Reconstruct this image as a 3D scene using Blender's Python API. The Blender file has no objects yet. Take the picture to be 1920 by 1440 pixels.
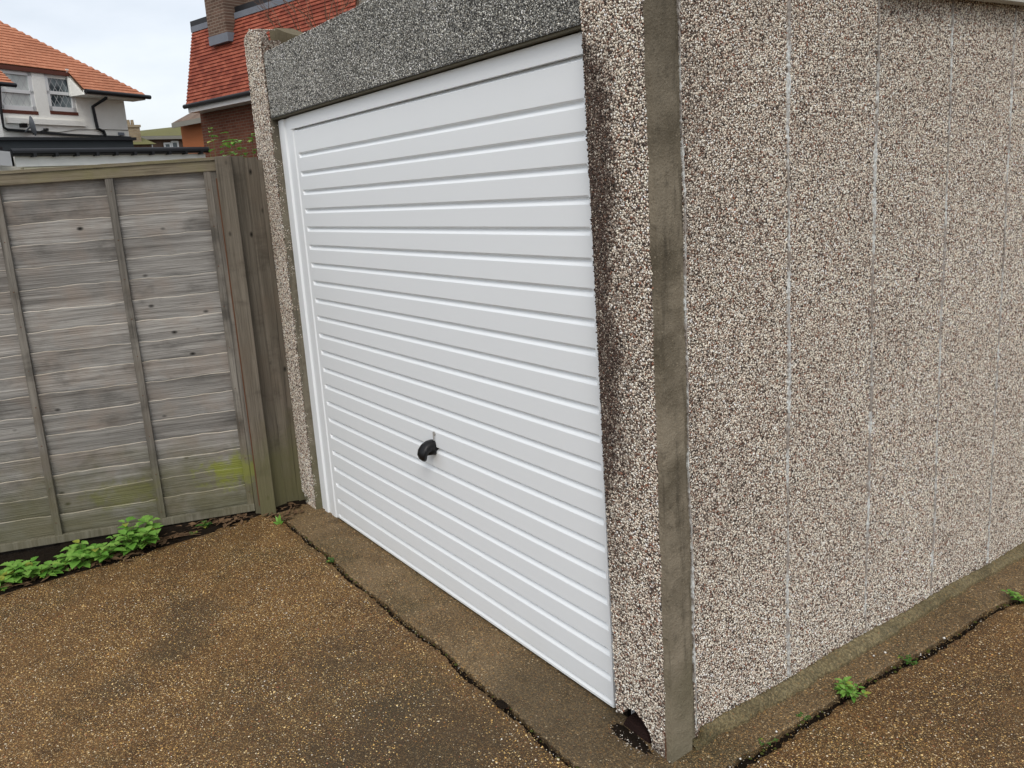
import bpy, math, random
import numpy as np
from mathutils import Matrix, Vector
random.seed(7); rng = np.random.default_rng(7)
S = bpy.context.scene
# ------------------------------------------------------------------ camera
F_PX, CX, CY = 1519.77, 859.23, 642.96            # focal length and principal point for a 1920 px wide frame
CAM = np.array([3.9052, -1.5840, 1.6809])
_rx, _ry, _rz = 0.19355, -0.07847, -1.00077
_w = np.array([math.sin(_rz)*math.cos(_rx), math.cos(_rz)*math.cos(_rx), -math.sin(_rx)])
_R0 = np.array([math.cos(_rz), -math.sin(_rz), 0.0]); _U0 = np.cross(_R0, _w)
_r = math.cos(_ry)*_R0 + math.sin(_ry)*_U0; _u = -math.sin(_ry)*_R0 + math.cos(_ry)*_U0
cam = bpy.data.cameras.new('camera'); camo = bpy.data.objects.new('camera', cam); S.collection.objects.link(camo)
camo.matrix_world = Matrix(((_r[0], _u[0], -_w[0], CAM[0]), (_r[1], _u[1], -_w[1], CAM[1]), (_r[2], _u[2], -_w[2], CAM[2]), (0, 0, 0, 1)))
cam.sensor_width = 36; cam.lens = 36*F_PX/1920; cam.shift_x = (960-CX)/1920; cam.shift_y = -(720-CY)/1920
cam.clip_start = 0.05; cam.clip_end = 1500
S.camera = camo
# ------------------------------------------------------------------ world and sun (overcast)
SUN_EL, SUN_AZ = math.radians(52), math.radians(215)
wd = bpy.data.worlds.new('World'); S.world = wd; wd.use_nodes = True
nt = wd.node_tree; nt.nodes.clear()
def wn(t, **k):
    n = nt.nodes.new(t)
    for a, b in k.items(): setattr(n, a, b)
    return n
sky = wn('ShaderNodeTexSky', sky_type='NISHITA', sun_disc=False, sun_elevation=SUN_EL, sun_rotation=math.radians(145), dust_density=3.0)
bg1 = wn('ShaderNodeBackground'); bg1.inputs[1].default_value = 0.05
nt.links.new(sky.outputs[0], bg1.inputs[0])
tc = wn('ShaderNodeTexCoord'); mp = wn('ShaderNodeMapping'); mp.inputs['Scale'].default_value = (1, 1, 2.6)
nz = wn('ShaderNodeTexNoise'); nz.inputs['Scale'].default_value = 2.6; nz.inputs['Detail'].default_value = 6; nz.inputs['Roughness'].default_value = 0.5
cr = wn('ShaderNodeValToRGB'); cr.color_ramp.elements[0].position = .40; cr.color_ramp.elements[0].color = (.70, .73, .765, 1)
cr.color_ramp.elements[1].position = .62; cr.color_ramp.elements[1].color = (.93, .94, .95, 1)
bg2 = wn('ShaderNodeBackground'); bg2.inputs[1].default_value = 0.76
ad = wn('ShaderNodeAddShader'); ow = wn('ShaderNodeOutputWorld')
nt.links.new(tc.outputs['Generated'], mp.inputs[0]); nt.links.new(mp.outputs[0], nz.inputs[0]); nt.links.new(nz.outputs[0], cr.inputs[0])
nt.links.new(cr.outputs[0], bg2.inputs[0]); nt.links.new(bg1.outputs[0], ad.inputs[0]); nt.links.new(bg2.outputs[0], ad.inputs[1]); nt.links.new(ad.outputs[0], ow.inputs[0])
sl = bpy.data.lights.new('sun', 'SUN'); sl.energy = 1.15; sl.angle = math.radians(25); sl.color = (1, .96, .9)
so = bpy.data.objects.new('sun', sl); S.collection.objects.link(so)
_sd = Vector((0.75, -0.45, 0.95)).normalized()     # towards the bright part of the cloud cover
so.rotation_euler = _sd.to_track_quat('Z', 'Y').to_euler()
S.view_settings.view_transform = 'Standard'; S.view_settings.look = 'None'; S.view_settings.gamma = 1
S.view_settings.use_curve_mapping = False; S.view_settings.exposure = 0.22

# ------------------------------------------------------------------ projection helpers for far things
def ray(px, py): return _w + (px-CX)/F_PX*_r - (py-CY)/F_PX*_u
def hdir(px, py):
    d = ray(px, py).copy(); d[2] = 0; return d/np.linalg.norm(d)
class Frame:
    """upright facade: s to the right, z up, n towards the viewer; origin on the ground"""
    def __init__(s, px, py, dist, sd):
        d = ray(px, py); d = d/np.linalg.norm(d[:2]); p = CAM + d*dist
        s.s = np.array([sd[0], sd[1], 0.0]); s.z = np.array([0, 0, 1.0]); s.n = np.cross(s.s, s.z)
        s.o = np.array([p[0], p[1], 0.0])
        if (CAM-s.o) @ s.n < 0: raise ValueError('facade faces away')
    def at(s, px, py, off=0.0):
        d = ray(px, py); t = ((s.o+s.n*off-CAM) @ s.n)/(d @ s.n); q = CAM+t*d-s.o
        return (float(q @ s.s), float(q[2]))
    def slope(s, px, py, z0, n0, ang):
        """hit a plane through (z0, n0) rising away from the viewer at angle ang -> (s, t up the slope)"""
        up = s.z*math.sin(ang) - s.n*math.cos(ang); N = np.cross(s.s, up); P0 = s.o+s.n*n0+s.z*z0
        d = ray(px, py); t = ((P0-CAM) @ N)/(d @ N); q = CAM+t*d-P0
        return (float(q @ s.s), float(q @ up))
    def matrix(s):
        return Matrix(((s.s[0], s.z[0], s.n[0], s.o[0]), (s.s[1], s.z[1], s.n[1], s.o[1]), (s.s[2], s.z[2], s.n[2], s.o[2]), (0, 0, 0, 1)))
# ------------------------------------------------------------------ object helpers
def link(o, parent=None):
    S.collection.objects.link(o)
    if parent is not None: o.parent = parent
    return o
def tag(o, label=None, cat=None, group=None, kind=None):
    if label: o['label'] = label
    if cat: o['category'] = cat
    if group: o['group'] = group
    if kind: o['kind'] = kind
    return o
def empty(name, loc=(0, 0, 0), mat=None):
    o = bpy.data.objects.new(name, None); o.empty_display_size = .1
    if mat is not None: o.matrix_world = mat
    else: o.location = loc
    return link(o)
class MB:
    def __init__(s): s.v = []; s.f = []; s.mi = []; s.rnd = []
    def add(s, vs, fs, mi=0, rnd=None):
        b = len(s.v); s.v += [tuple(map(float, p)) for p in vs]; s.f += [tuple(i+b for i in f) for f in fs]; s.mi += [mi]*len(fs)
        s.rnd += [random.random() if rnd is None else rnd]*len(vs); return s
    def box(s, x0, x1, y0, y1, z0, z1, mi=0, rnd=None):
        return s.add([(x0, y0, z0), (x1, y0, z0), (x1, y1, z0), (x0, y1, z0), (x0, y0, z1), (x1, y0, z1), (x1, y1, z1), (x0, y1, z1)],
                     [(0, 3, 2, 1), (4, 5, 6, 7), (0, 1, 5, 4), (1, 2, 6, 5), (2, 3, 7, 6), (3, 0, 4, 7)], mi, rnd)
    def obox(s, p0, p1, a, b, mi=0):
        """bar from p0 to p1 with half-width vectors a and b"""
        p0, p1, a, b = map(Vector, (p0, p1, a, b))
        vs = [p0-a-b, p0+a-b, p0+a+b, p0-a+b, p1-a-b, p1+a-b, p1+a+b, p1-a+b]
        return s.add(vs, [(0, 3, 2, 1), (4, 5, 6, 7), (0, 1, 5, 4), (1, 2, 6, 5), (2, 3, 7, 6), (3, 0, 4, 7)], mi)
    def prism(s, poly, n0, n1, mi=0):
        """poly in local xy, extruded along local z"""
        k = len(poly)
        vs = [(p[0], p[1], n0) for p in poly]+[(p[0], p[1], n1) for p in poly]
        a = sum(poly[i][0]*poly[(i+1) % k][1]-poly[(i+1) % k][0]*poly[i][1] for i in range(k))
        fs = [tuple(range(k-1, -1, -1)), tuple(range(k, 2*k))]+[(i, (i+1) % k, (i+1) % k+k, i+k) for i in range(k)]
        if a < 0: fs = [tuple(reversed(f)) for f in fs]
        return s.add(vs, fs, mi)
    def tube(s, pts, rad, seg=8, mi=0):
        pts = [Vector(p) for p in pts]; rad = rad if isinstance(rad, (list, tuple)) else [rad]*len(pts); vs = []; fs = []
        for i, p in enumerate(pts):
            d = (pts[min(i+1, len(pts)-1)]-pts[max(i-1, 0)]).normalized()
            a = d.orthogonal().normalized() if abs(d.z) > .95 else d.cross(Vector((0, 0, 1))).normalized()
            b = d.cross(a)
            for k in range(seg):
                t = 2*math.pi*k/seg; vs.append(p+(a*math.cos(t)+b*math.sin(t))*rad[i])
        for i in range(len(pts)-1):
            for k in range(seg):
                fs.append((i*seg+k, i*seg+(k+1) % seg, (i+1)*seg+(k+1) % seg, (i+1)*seg+k))
        fs.append(tuple(range(seg))[::-1]); fs.append(tuple((len(pts)-1)*seg+k for k in range(seg)))
        return s.add(vs, fs, mi)
    def build(s, name, mats, parent=None, smooth=False, bevel=0, mat=None):
        me = bpy.data.meshes.new(name); me.from_pydata(s.v, [], s.f)
        mats = mats if isinstance(mats, (list, tuple)) else [mats]
        for m in mats: me.materials.append(m)
        me.polygons.foreach_set('material_index', s.mi)
        at = me.attributes.new('rnd', 'FLOAT', 'POINT'); at.data.foreach_set('value', s.rnd)
        if smooth: me.polygons.foreach_set('use_smooth', [True]*len(me.polygons))
        me.update()
        o = bpy.data.objects.new(name, me)
        if mat is not None: o.matrix_world = mat
        if bevel:
            b = o.modifiers.new('bevel', 'BEVEL'); b.width = bevel; b.segments = 2; b.limit_method = 'ANGLE'; b.angle_limit = math.radians(40)
        return link(o, parent)
# ------------------------------------------------------------------ materials
class NM:
    def __init__(s, name, rough=.8, spec=.3):
        s.m = bpy.data.materials.new(name); s.m.use_nodes = True; s.t = s.m.node_tree; s.b = s.t.nodes['Principled BSDF']
        s.b.inputs['Roughness'].default_value = rough; s.b.inputs['Specular IOR Level'].default_value = spec
        s.co = s.n('ShaderNodeTexCoord').outputs['Object']
    def n(s, t, **k):
        n = s.t.nodes.new(t)
        for a, b in k.items(): setattr(n, a, b)
        return n
    def l(s, a, b): s.t.links.new(a, b)
    def setin(s, sock, v):
        if hasattr(v, 'links') or isinstance(v, bpy.types.NodeSocket): s.l(v, sock)
        else: sock.default_value = v
    def map(s, scale=(1, 1, 1), rot=(0, 0, 0), loc=(0, 0, 0), src=None):
        m = s.n('ShaderNodeMapping'); m.inputs['Scale'].default_value = scale; m.inputs['Rotation'].default_value = rot; m.inputs['Location'].default_value = loc
        s.l(src or s.co, m.inputs[0]); return m.outputs[0]
    def noise(s, sc, det=4, rough=.55, src=None, dist=0):
        x = s.n('ShaderNodeTexNoise'); x.inputs['Scale'].default_value = sc; x.inputs['Detail'].default_value = det
        x.inputs['Roughness'].default_value = rough; x.inputs['Distortion'].default_value = dist; s.l(src or s.co, x.inputs['Vector']); return x.outputs[0]
    def vor(s, sc, feat='F1', src=None, rnd=1):
        x = s.n('ShaderNodeTexVoronoi', feature=feat); x.inputs['Scale'].default_value = sc; x.inputs['Randomness'].default_value = rnd; s.l(src or s.co, x.inputs['Vector']); return x
    def ramp(s, v, stops, interp='LINEAR'):
        r = s.n('ShaderNodeValToRGB'); c = r.color_ramp; c.interpolation = interp
        while len(c.elements) < len(stops): c.elements.new(1)
        for e, (p, col) in zip(c.elements, stops):
            e.position = p; e.color = (*col, 1) if len(col) == 3 else col
        s.l(v, r.inputs[0]); return r.outputs[0]
    def fr(s, v, a, b):   # scalar 0..1 between a and b
        r = s.n('ShaderNodeMapRange', interpolation_type='SMOOTHSTEP'); s.l(v, r.inputs[0]); r.inputs[1].default_value = a; r.inputs[2].default_value = b; return r.outputs[0]
    def math(s, op, a, b=0.0, clamp=False):
        m = s.n('ShaderNodeMath', operation=op, use_clamp=clamp); s.setin(m.inputs[0], a); s.setin(m.inputs[1], b); return m.outputs[0]
    def mix(s, f, a, b, mode='MIX'):
        m = s.n('ShaderNodeMix', data_type='RGBA', blend_type=mode); s.setin(m.inputs[0], f)
        s.setin(m.inputs[6], a if hasattr(a, 'links') else (*a, 1)); s.setin(m.inputs[7], b if hasattr(b, 'links') else (*b, 1)); return m.outputs[2]
    def xyz(s, src=None):
        x = s.n('ShaderNodeSeparateXYZ'); s.l(src or s.co, x.inputs[0]); return x.outputs
    def attr(s, name, o='Color'):
        a = s.n('ShaderNodeAttribute', attribute_name=name); return a.outputs[o]
    def bump(s, h, dist, strength=1.0):
        b = s.n('ShaderNodeBump'); b.inputs['Distance'].default_value = dist; b.inputs['Strength'].default_value = strength; s.l(h, b.inputs['Height']); s.l(b.outputs[0], s.b.inputs['Normal'])
    def out(s, col): s.setin(s.b.inputs['Base Color'], col if hasattr(col, 'links') else (*col, 1)); return s.m
    def rough(s, v): s.setin(s.b.inputs['Roughness'], v)
def blob(m, x, y, r, soft=.5, xs=None, wob=.35, sc=5):
    """irregular patch mask around (x, y) in object space"""
    X = xs or m.xyz(); dx = m.math('SUBTRACT', X[0], x); dy = m.math('SUBTRACT', X[1], y)
    d = m.math('SQRT', m.math('ADD', m.math('MULTIPLY', dx, dx), m.math('MULTIPLY', dy, dy)))
    d = m.math('ADD', m.math('DIVIDE', d, r), m.math('MULTIPLY', m.math('SUBTRACT', m.noise(sc, 3), .5), wob*4))
    return m.math('SUBTRACT', 1.0, m.fr(d, 1-soft, 1+soft))

def plain(name, col, rough=.6, var=.08, sc=8, spec=.3, bump=0):
    m = NM(name, rough, spec); n = m.noise(sc, 5)
    c = m.mix(n, tuple(x*(1-var) for x in col), tuple(x*(1+var) for x in col))
    if bump: m.bump(m.noise(sc*6, 4), bump)
    return m.out(c)

def concrete_smooth(name, c0, c1, moss=(.11, .11, .045), pits=False):
    m = NM(name, .85, .25); X = m.xyz()
    n1 = m.noise(5, 6, .6); n2 = m.noise(42, 5, .7); n3 = m.noise(150, 2)
    c = m.mix(m.fr(n1, .3, .7), c0, c1); c = m.mix(m.math('MULTIPLY', m.fr(n2, .52, .75), .55), c, tuple(x*.45 for x in c0))
    c = m.mix(m.math('MULTIPLY', m.fr(n3, .6, .75), .4), c, tuple(min(1, x*1.7) for x in c1))
    n4 = m.noise(1, 5, .7, m.map((22, 22, 3))); c = m.mix(m.math('MULTIPLY', m.fr(n4, .50, .72), .65), c, tuple(x*.38 for x in c0))
    if pits:
        v = m.vor(70); h = m.n('ShaderNodeSeparateColor'); m.l(v.outputs['Color'], h.inputs[0])
        pm = m.math('MULTIPLY', m.fr(h.outputs[0], .72, .73), m.math('SUBTRACT', 1.0, m.fr(v.outputs['Distance'], .12, .3))); c = m.mix(m.math('MULTIPLY', pm, .75), c, m.mix(h.outputs[1], (.03, .025, .018), (.42, .36, .27)))
    low = m.math('SUBTRACT', 1.0, m.fr(m.math('ADD', X[2], m.math('MULTIPLY', n1, .9)), .45, 1.0))
    c = m.mix(m.math('MULTIPLY', low, .5), c, moss)
    top = m.fr(m.math('ADD', X[2], m.math('MULTIPLY', n1, .6)), 1.7, 2.5)
    c = m.mix(m.math('MULTIPLY', top, .5), c, tuple(x*.5 for x in c0))
    m.bump(m.math('ADD', n2, m.math('MULTIPLY', n3, .6)), .004); return m.out(c)

def dash_base(name, palette, sc=150, dark=(.060, .050, .040)):
    """cells of small chippings sunk in mortar, for between and behind the modelled stones"""
    m = NM(name, .85, .2); v = m.vor(sc); e = m.vor(sc, 'DISTANCE_TO_EDGE')
    h = m.n('ShaderNodeSeparateColor'); m.l(v.outputs['Color'], h.inputs[0])
    k = len(palette); c = m.ramp(h.outputs[0], [(i/k, p) for i, p in enumerate(palette)], 'CONSTANT')
    c = m.mix(m.fr(e.outputs['Distance'], .02, .16), dark, c)
    big = m.noise(2.2, 4); c = m.mix(m.math('MULTIPLY', m.fr(big, .45, .75), .25), c, dark)
    m.bump(m.fr(e.outputs['Distance'], 0, .3), .004); return m.out(c)

def stone_mat(name, rough=.75):
    m = NM(name, rough, .3); n = m.noise(260, 2)
    c = m.mix(m.math('MULTIPLY', m.fr(n, .35, .7), .16), m.attr('col'), (.10, .085, .07)); return m.out(c)

def wood(name, dark, light, warm, axis=0, algae=0.0, knots=True, sc=1.0, patches=True):
    m = NM(name, .85, .2); s3 = [30*sc]*3; s3[axis] = 1.3*sc; X = m.xyz()
    rnd = m.attr('rnd', 'Fac')
    off = m.n('ShaderNodeCombineXYZ'); [m.setin(off.inputs[i], m.math('MULTIPLY', rnd, 31.7+7*i)) for i in range(3)]
    va = m.n('ShaderNodeVectorMath', operation='ADD'); m.l(m.co, va.inputs[0]); m.l(off.outputs[0], va.inputs[1]); src = va.outputs[0]
    g = m.noise(1, 6, .65, m.map(tuple(s3), src=src), .3)
    s4 = [170*sc]*3; s4[axis] = 4*sc; g2 = m.noise(1, 3, .6, m.map(tuple(s4), src=src))
    b = m.noise(4.5, 4, .6, src)
    c = m.mix(m.fr(g, .18, .82), dark, light); c = m.mix(m.math('MULTIPLY', m.fr(g2, .48, .7), .5), c, tuple(x*.5 for x in dark))
    c = m.mix(m.math('MULTIPLY', m.fr(b, .42, .7), .6), c, warm)
    b2 = m.noise(2.6, 5, .65, m.map((1, 1, 1.8), loc=(3, 1, 7), src=src)); c = m.mix(m.math('MULTIPLY', m.fr(b2, .5, .7), .6), c, tuple(x*.42 for x in dark))
    c = m.mix(m.math('MULTIPLY', rnd, .42), c, tuple(x*.62 for x in dark))
    if knots:
        ks = [10.0]*3; ks[axis] = 6.0; v = m.vor(1, src=m.map(tuple(ks), src=src)); h = m.n('ShaderNodeSeparateColor'); m.l(v.outputs['Color'], h.inputs[0])
        on = m.fr(h.outputs[1], .25, .26); d = v.outputs['Distance']
        c = m.mix(m.math('MULTIPLY', on, m.math('SUBTRACT', 1.0, m.fr(d, .05, .13))), c, tuple(x*.5 for x in dark))
        c = m.mix(m.math('MULTIPLY', on, m.math('SUBTRACT', 1.0, m.fr(d, .02, .06))), c, (.012, .01, .008))
    if algae:
        z = m.math('ADD', X[2], m.math('MULTIPLY', m.math('SUBTRACT', m.noise(5, 4, .6), .5), .9))
        c = m.mix(m.math('MULTIPLY', m.math('SUBTRACT', 1.0, m.fr(z, .05, .6)), algae), c, (.125, .12, .055))
    if algae and patches:      # bright algae patch low down, towards the garage end
        px = m.math('DIVIDE', m.math('SUBTRACT', X[0], .03), .27); pz = m.math('DIVIDE', m.math('SUBTRACT', X[2], .26), .10)
        d = m.math('SQRT', m.math('ADD', m.math('MULTIPLY', px, px), m.math('MULTIPLY', pz, pz)))
        d = m.math('ADD', d, m.math('MULTIPLY', m.math('SUBTRACT', m.noise(11, 6, .75), .5), 3.2))
        c = m.mix(m.math('MULTIPLY', m.math('SUBTRACT', 1.0, m.fr(d, .3, 1.1)), 1.05*algae), c, (.23, .26, .03))
        px = m.math('DIVIDE', m.math('SUBTRACT', X[0], .66), .20); pz = m.math('DIVIDE', m.math('SUBTRACT', X[2], .22), .09)
        d = m.math('SQRT', m.math('ADD', m.math('MULTIPLY', px, px), m.math('MULTIPLY', pz, pz)))
        d = m.math('ADD', d, m.math('MULTIPLY', m.math('SUBTRACT', m.noise(10, 6, .75), .5), 3.2))
        c = m.mix(m.math('MULTIPLY', m.math('SUBTRACT', 1.0, m.fr(d, .3, 1.1)), .5*algae), c, (.17, .18, .03))
    m.bump(m.math('ADD', g, m.math('MULTIPLY', g2, .6)), .006); return m.out(c)

def ground_mat(name, base0, base1, mossy=.3, stains=(), speck=1.0):
    m = NM(name, .72, .35)
    big = m.noise(1.7, 5, .6); mid = m.noise(9, 5, .6); fine = m.noise(120, 3, .7)
    c = m.mix(m.fr(big, .3, .7), base0, base1)
    c = m.mix(m.math('MULTIPLY', m.fr(mid, .48, .7), .6), c, tuple(x*.36 for x in base0))
    c = m.mix(m.math('MULTIPLY', m.fr(m.noise(3.1, 5, .6, m.map(loc=(5, 2, 1))), .5, .68), mossy), c, (.060, .056, .022))
    c = m.mix(m.math('MULTIPLY', m.fr(fine, .35, .6), .7), c, tuple(x*.22 for x in base0))
    # sunk aggregate of two sizes
    for sc, thr, amt in ((230, .52, .85), (120, .74, .9), (330, .45, .65)):
        v = m.vor(sc); h = m.n('ShaderNodeSeparateColor'); m.l(v.outputs['Color'], h.inputs[0])
        on = m.math('MULTIPLY', m.fr(h.outputs[0], thr, thr+.01), m.math('SUBTRACT', 1.0, m.fr(v.outputs['Distance'], .28, .46)))
        pc = m.ramp(h.outputs[1], [(0, (.28, .15, .045)), (.25, (.44, .26, .09)), (.5, (.09, .04, .012)), (.66, (.52, .36, .17)), (.88, (.74, .60, .38)), (.96, (.34, .12, .04))], 'CONSTANT')
        c = m.mix(m.math('MULTIPLY', on, min(1.0, amt*speck*1.1)), c, pc)
    X = m.xyz()
    for (sx, sy, sr, amt) in stains:
        c = m.mix(m.math('MULTIPLY', blob(m, sx, sy, sr, .55, X), amt), c, (.045, .034, .018))
    v = m.vor(170); m.bump(m.math('ADD', m.math('MULTIPLY', v.outputs['Distance'], .5), m.math('ADD', fine, m.math('MULTIPLY', mid, 2))), .0045)
    m.rough(m.ramp(mid, [(.3, (.55,)*3), (.7, (.85,)*3)]))
    return m.out(c)

def tile_mat(name, c0, c1, c2, row, width):
    """u = local x, v = local y; joints between tiles and tile-to-tile colour"""
    m = NM(name, .8, .2); X = m.xyz()
    r = m.math('FLOOR', m.math('DIVIDE', X[1], row)); sh = m.math('MULTIPLY', m.math('MODULO', r, 2.0), .5)
    cx = m.math('ADD', m.math('DIVIDE', X[0], width), sh); ci = m.math('FLOOR', cx)
    cv = m.n('ShaderNodeCombineXYZ'); m.l(ci, cv.inputs[0]); m.l(r, cv.inputs[1])
    w = m.n('ShaderNodeTexWhiteNoise', noise_dimensions='2D'); m.l(cv.outputs[0], w.inputs['Vector'])
    c = m.ramp(w.outputs['Value'], [(0, c0), (.45, c1), (.85, c2)]); f = m.math('FRACT', cx)
    c = m.mix(m.math('MULTIPLY', m.math('LESS_THAN', f, .06), .6), c, tuple(x*.35 for x in c0))
    c = m.mix(m.math('MULTIPLY', m.fr(m.noise(1.1, 4), .45, .7), .3), c, tuple(x*.55 for x in c0)); return m.out(c)

def brick_mat(name, c1, c2, mortar, sc=1.0):
    m = NM(name, .88, .15); b = m.n('ShaderNodeTexBrick'); m.l(m.map((1/.225, 1/.225, 1)), b.inputs['Vector'])
    b.inputs['Color1'].default_value = (*c1, 1); b.inputs['Color2'].default_value = (*c2, 1); b.inputs['Mortar'].default_value = (*mortar, 1)
    b.inputs['Scale'].default_value = 1; b.inputs['Mortar Size'].default_value = .035; b.inputs['Brick Width'].default_value = 1; b.inputs['Row Height'].default_value = .333
    c = m.mix(m.math('MULTIPLY', m.fr(m.noise(1.5, 5), .4, .7), .35), b.outputs['Color'], tuple(x*.5 for x in c1)); return m.out(c)

def render_mat(name, col, dirt=(.3, .28, .22)):
    m = NM(name, .9, .15); n = m.noise(.9, 6, .65); n2 = m.noise(30, 4)
    c = m.mix(m.math('MULTIPLY', m.fr(n, .45, .78), .3), col, dirt); c = m.mix(m.math('MULTIPLY', n2, .1), c, tuple(x*.7 for x in col))
    m.bump(n2, .01); return m.out(c)

def leaf_mat(name, c0, c1):
    m = NM(name, .5, .35); c = m.mix(m.attr('rnd', 'Fac'), c0, c1); c = m.mix(m.fr(m.attr('rnd', 'Fac'), .88, .93), c, (.40, .42, .07)); c = m.mix(m.math('MULTIPLY', m.noise(60, 3), .4), c, tuple(x*.7 for x in c0))
    m.b.inputs['Subsurface Weight'].default_value = 0.0; m.out(c)
    tr = m.n('ShaderNodeBsdfTranslucent'); m.l(c, tr.inputs[0]); mx = m.n('ShaderNodeMixShader'); mx.inputs[0].default_value = .3
    o = m.t.nodes['Material Output']; m.l(m.b.outputs[0], mx.inputs[1]); m.l(tr.outputs[0], mx.inputs[2]); m.l(mx.outputs[0], o.inputs[0]); return m.m

PAL_WALL = [(.10, .075, .06), (.30, .23, .18), (.52, .43, .34), (.62, .53, .43), (.72, .65, .55), (.40, .29, .23), (.22, .12, .08), (.55, .47, .40)]
PAL_LINT = [(.03, .03, .03), (.20, .205, .20), (.35, .36, .345), (.11, .11, .105), (.45, .46, .44), (.25, .24, .22)]
M = dict(
    dash=dash_base('pebbledash', PAL_WALL), stone=stone_mat('dash_stone'),
    lintel=dash_base('grey_aggregate', PAL_LINT, 190, (.085, .085, .08)),
    post=concrete_smooth('post_concrete', (.105, .088, .060), (.250, .214, .158), moss=(.19, .17, .11), pits=True),
    shade=concrete_smooth('cast_concrete', (.14, .13, .10), (.20, .19, .15)),
    fillet=ground_mat('fillet_mortar', (.185, .150, .072), (.27, .225, .12), .55, (), .25),
    mortar=concrete_smooth('mossy_mortar', (.16, .13, .075), (.23, .19, .11), (.14, .125, .05)),
    door=None, slab=ground_mat('apron_concrete', (.15, .10, .048), (.24, .17, .09), .6, [(2.1, -.12, .3, .5)], .8),
    drive=ground_mat('driveway_concrete', (.105, .052, .015), (.205, .108, .033), .5, [(.62, -.90, .13, .45), (.82, -1.04, .11, .5), (.97, -1.26, .07, .45), (1.55, -.78, .30, .4), (1.95, -.55, .34, .6), (1.35, -.5, .18, .3), (3.0, .9, .3, .25)]),
    soil=plain('dark_soil', (.016, .011, .007), .95, .5, 40, .1, .01),
    earth=plain('garden_ground', (.07, .06, .035), .95, .4, 3, .1, .01),
    slat=wood('weathered_slats', (.145, .138, .128), (.53, .515, .485), (.32, .265, .22), 0, .75), slat_edge=wood('weathered_slat_edge_lit', (.34, .31, .26), (.72, .66, .56), (.45, .38, .28), 0, .6, False),  # paler edge wood: skylit highlight along the board tops put into the colour
    batten=wood('weathered_batten', (.085, .078, .068), (.36, .335, .29), (.17, .135, .10), 2, .5, False),
    rail=wood('mossy_rail', (.15, .125, .085), (.27, .235, .17), (.19, .18, .08), 0, 0, False),
    board=wood('brown_boards', (.095, .082, .063), (.225, .195, .155), (.15, .12, .09), 2, .8, True, 1.0, False),
    rust=plain('rusty_timber', (.12, .055, .03), .9, .3, 30),
    black=plain('black_plastic', (.005, .005, .006), .42, .2, 10, .35), chrome=plain('steel', (.35, .34, .32), .3, .1, 10, .5),
    gutter=plain('black_gutter', (.014, .015, .017), .45, .3, 3), felt=plain('roof_felt', (.035, .040, .043), .8, .3, 2),
    lead=plain('lead_flashing', (.16, .18, .21), .6, .2, 4), upvc=plain('white_upvc', (.72, .73, .72), .35, .03, 2, .5),
    fascia=plain('white_fascia', (.84, .84, .79), .6, .12, 3), cream=plain('cream_board', (.60, .56, .40), .7, .1, 3),
    wall_white=render_mat('white_render', (.88, .87, .81), (.55, .53, .46)), wall_orange=render_mat('orange_render', (.36, .13, .055), (.25, .10, .05)),
    wall_grey=render_mat('grey_render', (.24, .23, .2)),
    brick=brick_mat('brown_brick', (.115, .042, .027), (.165, .065, .04), (.16, .12, .09)), brick_far=brick_mat('far_brick', (.15, .085, .06), (.19, .11, .08), (.2, .17, .14)),
    chimney_brick=brick_mat('chimney_brick', (.10, .065, .048), (.15, .095, .07), (.24, .20, .16)), brick_yellow=brick_mat('stock_brick', (.26, .19, .11), (.34, .26, .16), (.3, .27, .22)),
    tile_o=tile_mat('orange_tiles', (.47, .185, .10), (.50, .205, .115), (.54, .23, .13), .115, .17),
    tile_r=tile_mat('red_tiles', (.20, .052, .033), (.27, .070, .042), (.34, .10, .06), .10, .165),
    tile_b=tile_mat('brown_tiles', (.13, .085, .06), (.17, .12, .085), (.2, .14, .1), .1, .17),
    tile_moss=render_mat('mossy_tiles', (.15, .145, .06), (.11, .10, .075)),
    sillred=plain('red_brown_sill', (.11, .035, .022), .6, .2, 4), sheet=plain('fibre_cement', (.42, .42, .38), .85, .2, 12, .2, .003),
    leaf=leaf_mat('bright_leaf', (.13, .33, .045), (.33, .56, .12)), leafd=leaf_mat('dark_leaf', (.045, .13, .02), (.09, .24, .035)),
    stem=plain('plant_stem', (.12, .14, .04), .7, .2, 20), bark=plain('twig_bark', (.16, .09, .06), .9, .3, 20), litter=plain('dead_leaf', (.14, .085, .045), .9, .5, 30),
    redbrick=plain('broken_brick', (.022, .010, .008), .9, .4, 30, .2, .01), glass=None, curtain=None)
m = NM('door_paint', .42, .45); n = m.noise(1.3, 3); c = m.mix(n, (.765, .80, .82), (.80, .835, .855))
z = m.xyz()[2]; c = m.mix(m.math('MULTIPLY', m.math('SUBTRACT', 1.0, m.fr(m.math('ADD', z, m.math('MULTIPLY', m.noise(6, 4), .3)), .1, .35)), .12), c, (.5, .47, .38))
m.bump(m.noise(420, 2), .0002); M['door'] = m.out(c)
def pane_mat(name, c0, c1, rough=.08):
    m = NM(name, rough, .5); X = m.xyz()
    def lat(sg):
        t = m.math('ADD', m.math('DIVIDE', X[0], .19), m.math('MULTIPLY', X[1], sg/.30)); return m.math('LESS_THAN', m.math('FRACT', t), .10)
    line = m.math('MAXIMUM', lat(1), lat(-1)); return m.out(m.mix(line, m.mix(m.fr(m.noise(1.6, 2), .4, .6), c0, c1), (.42, .44, .44)))
M['curtain'] = pane_mat('net_curtain_pane', (.48, .52, .50), (.62, .65, .62)); M['glass'] = pane_mat('dark_pane', (.035, .048, .055), (.20, .24, .25))
M['plainglass'] = plain('small_pane', (.07, .09, .10), .1, .3, 1, .5)

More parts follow.
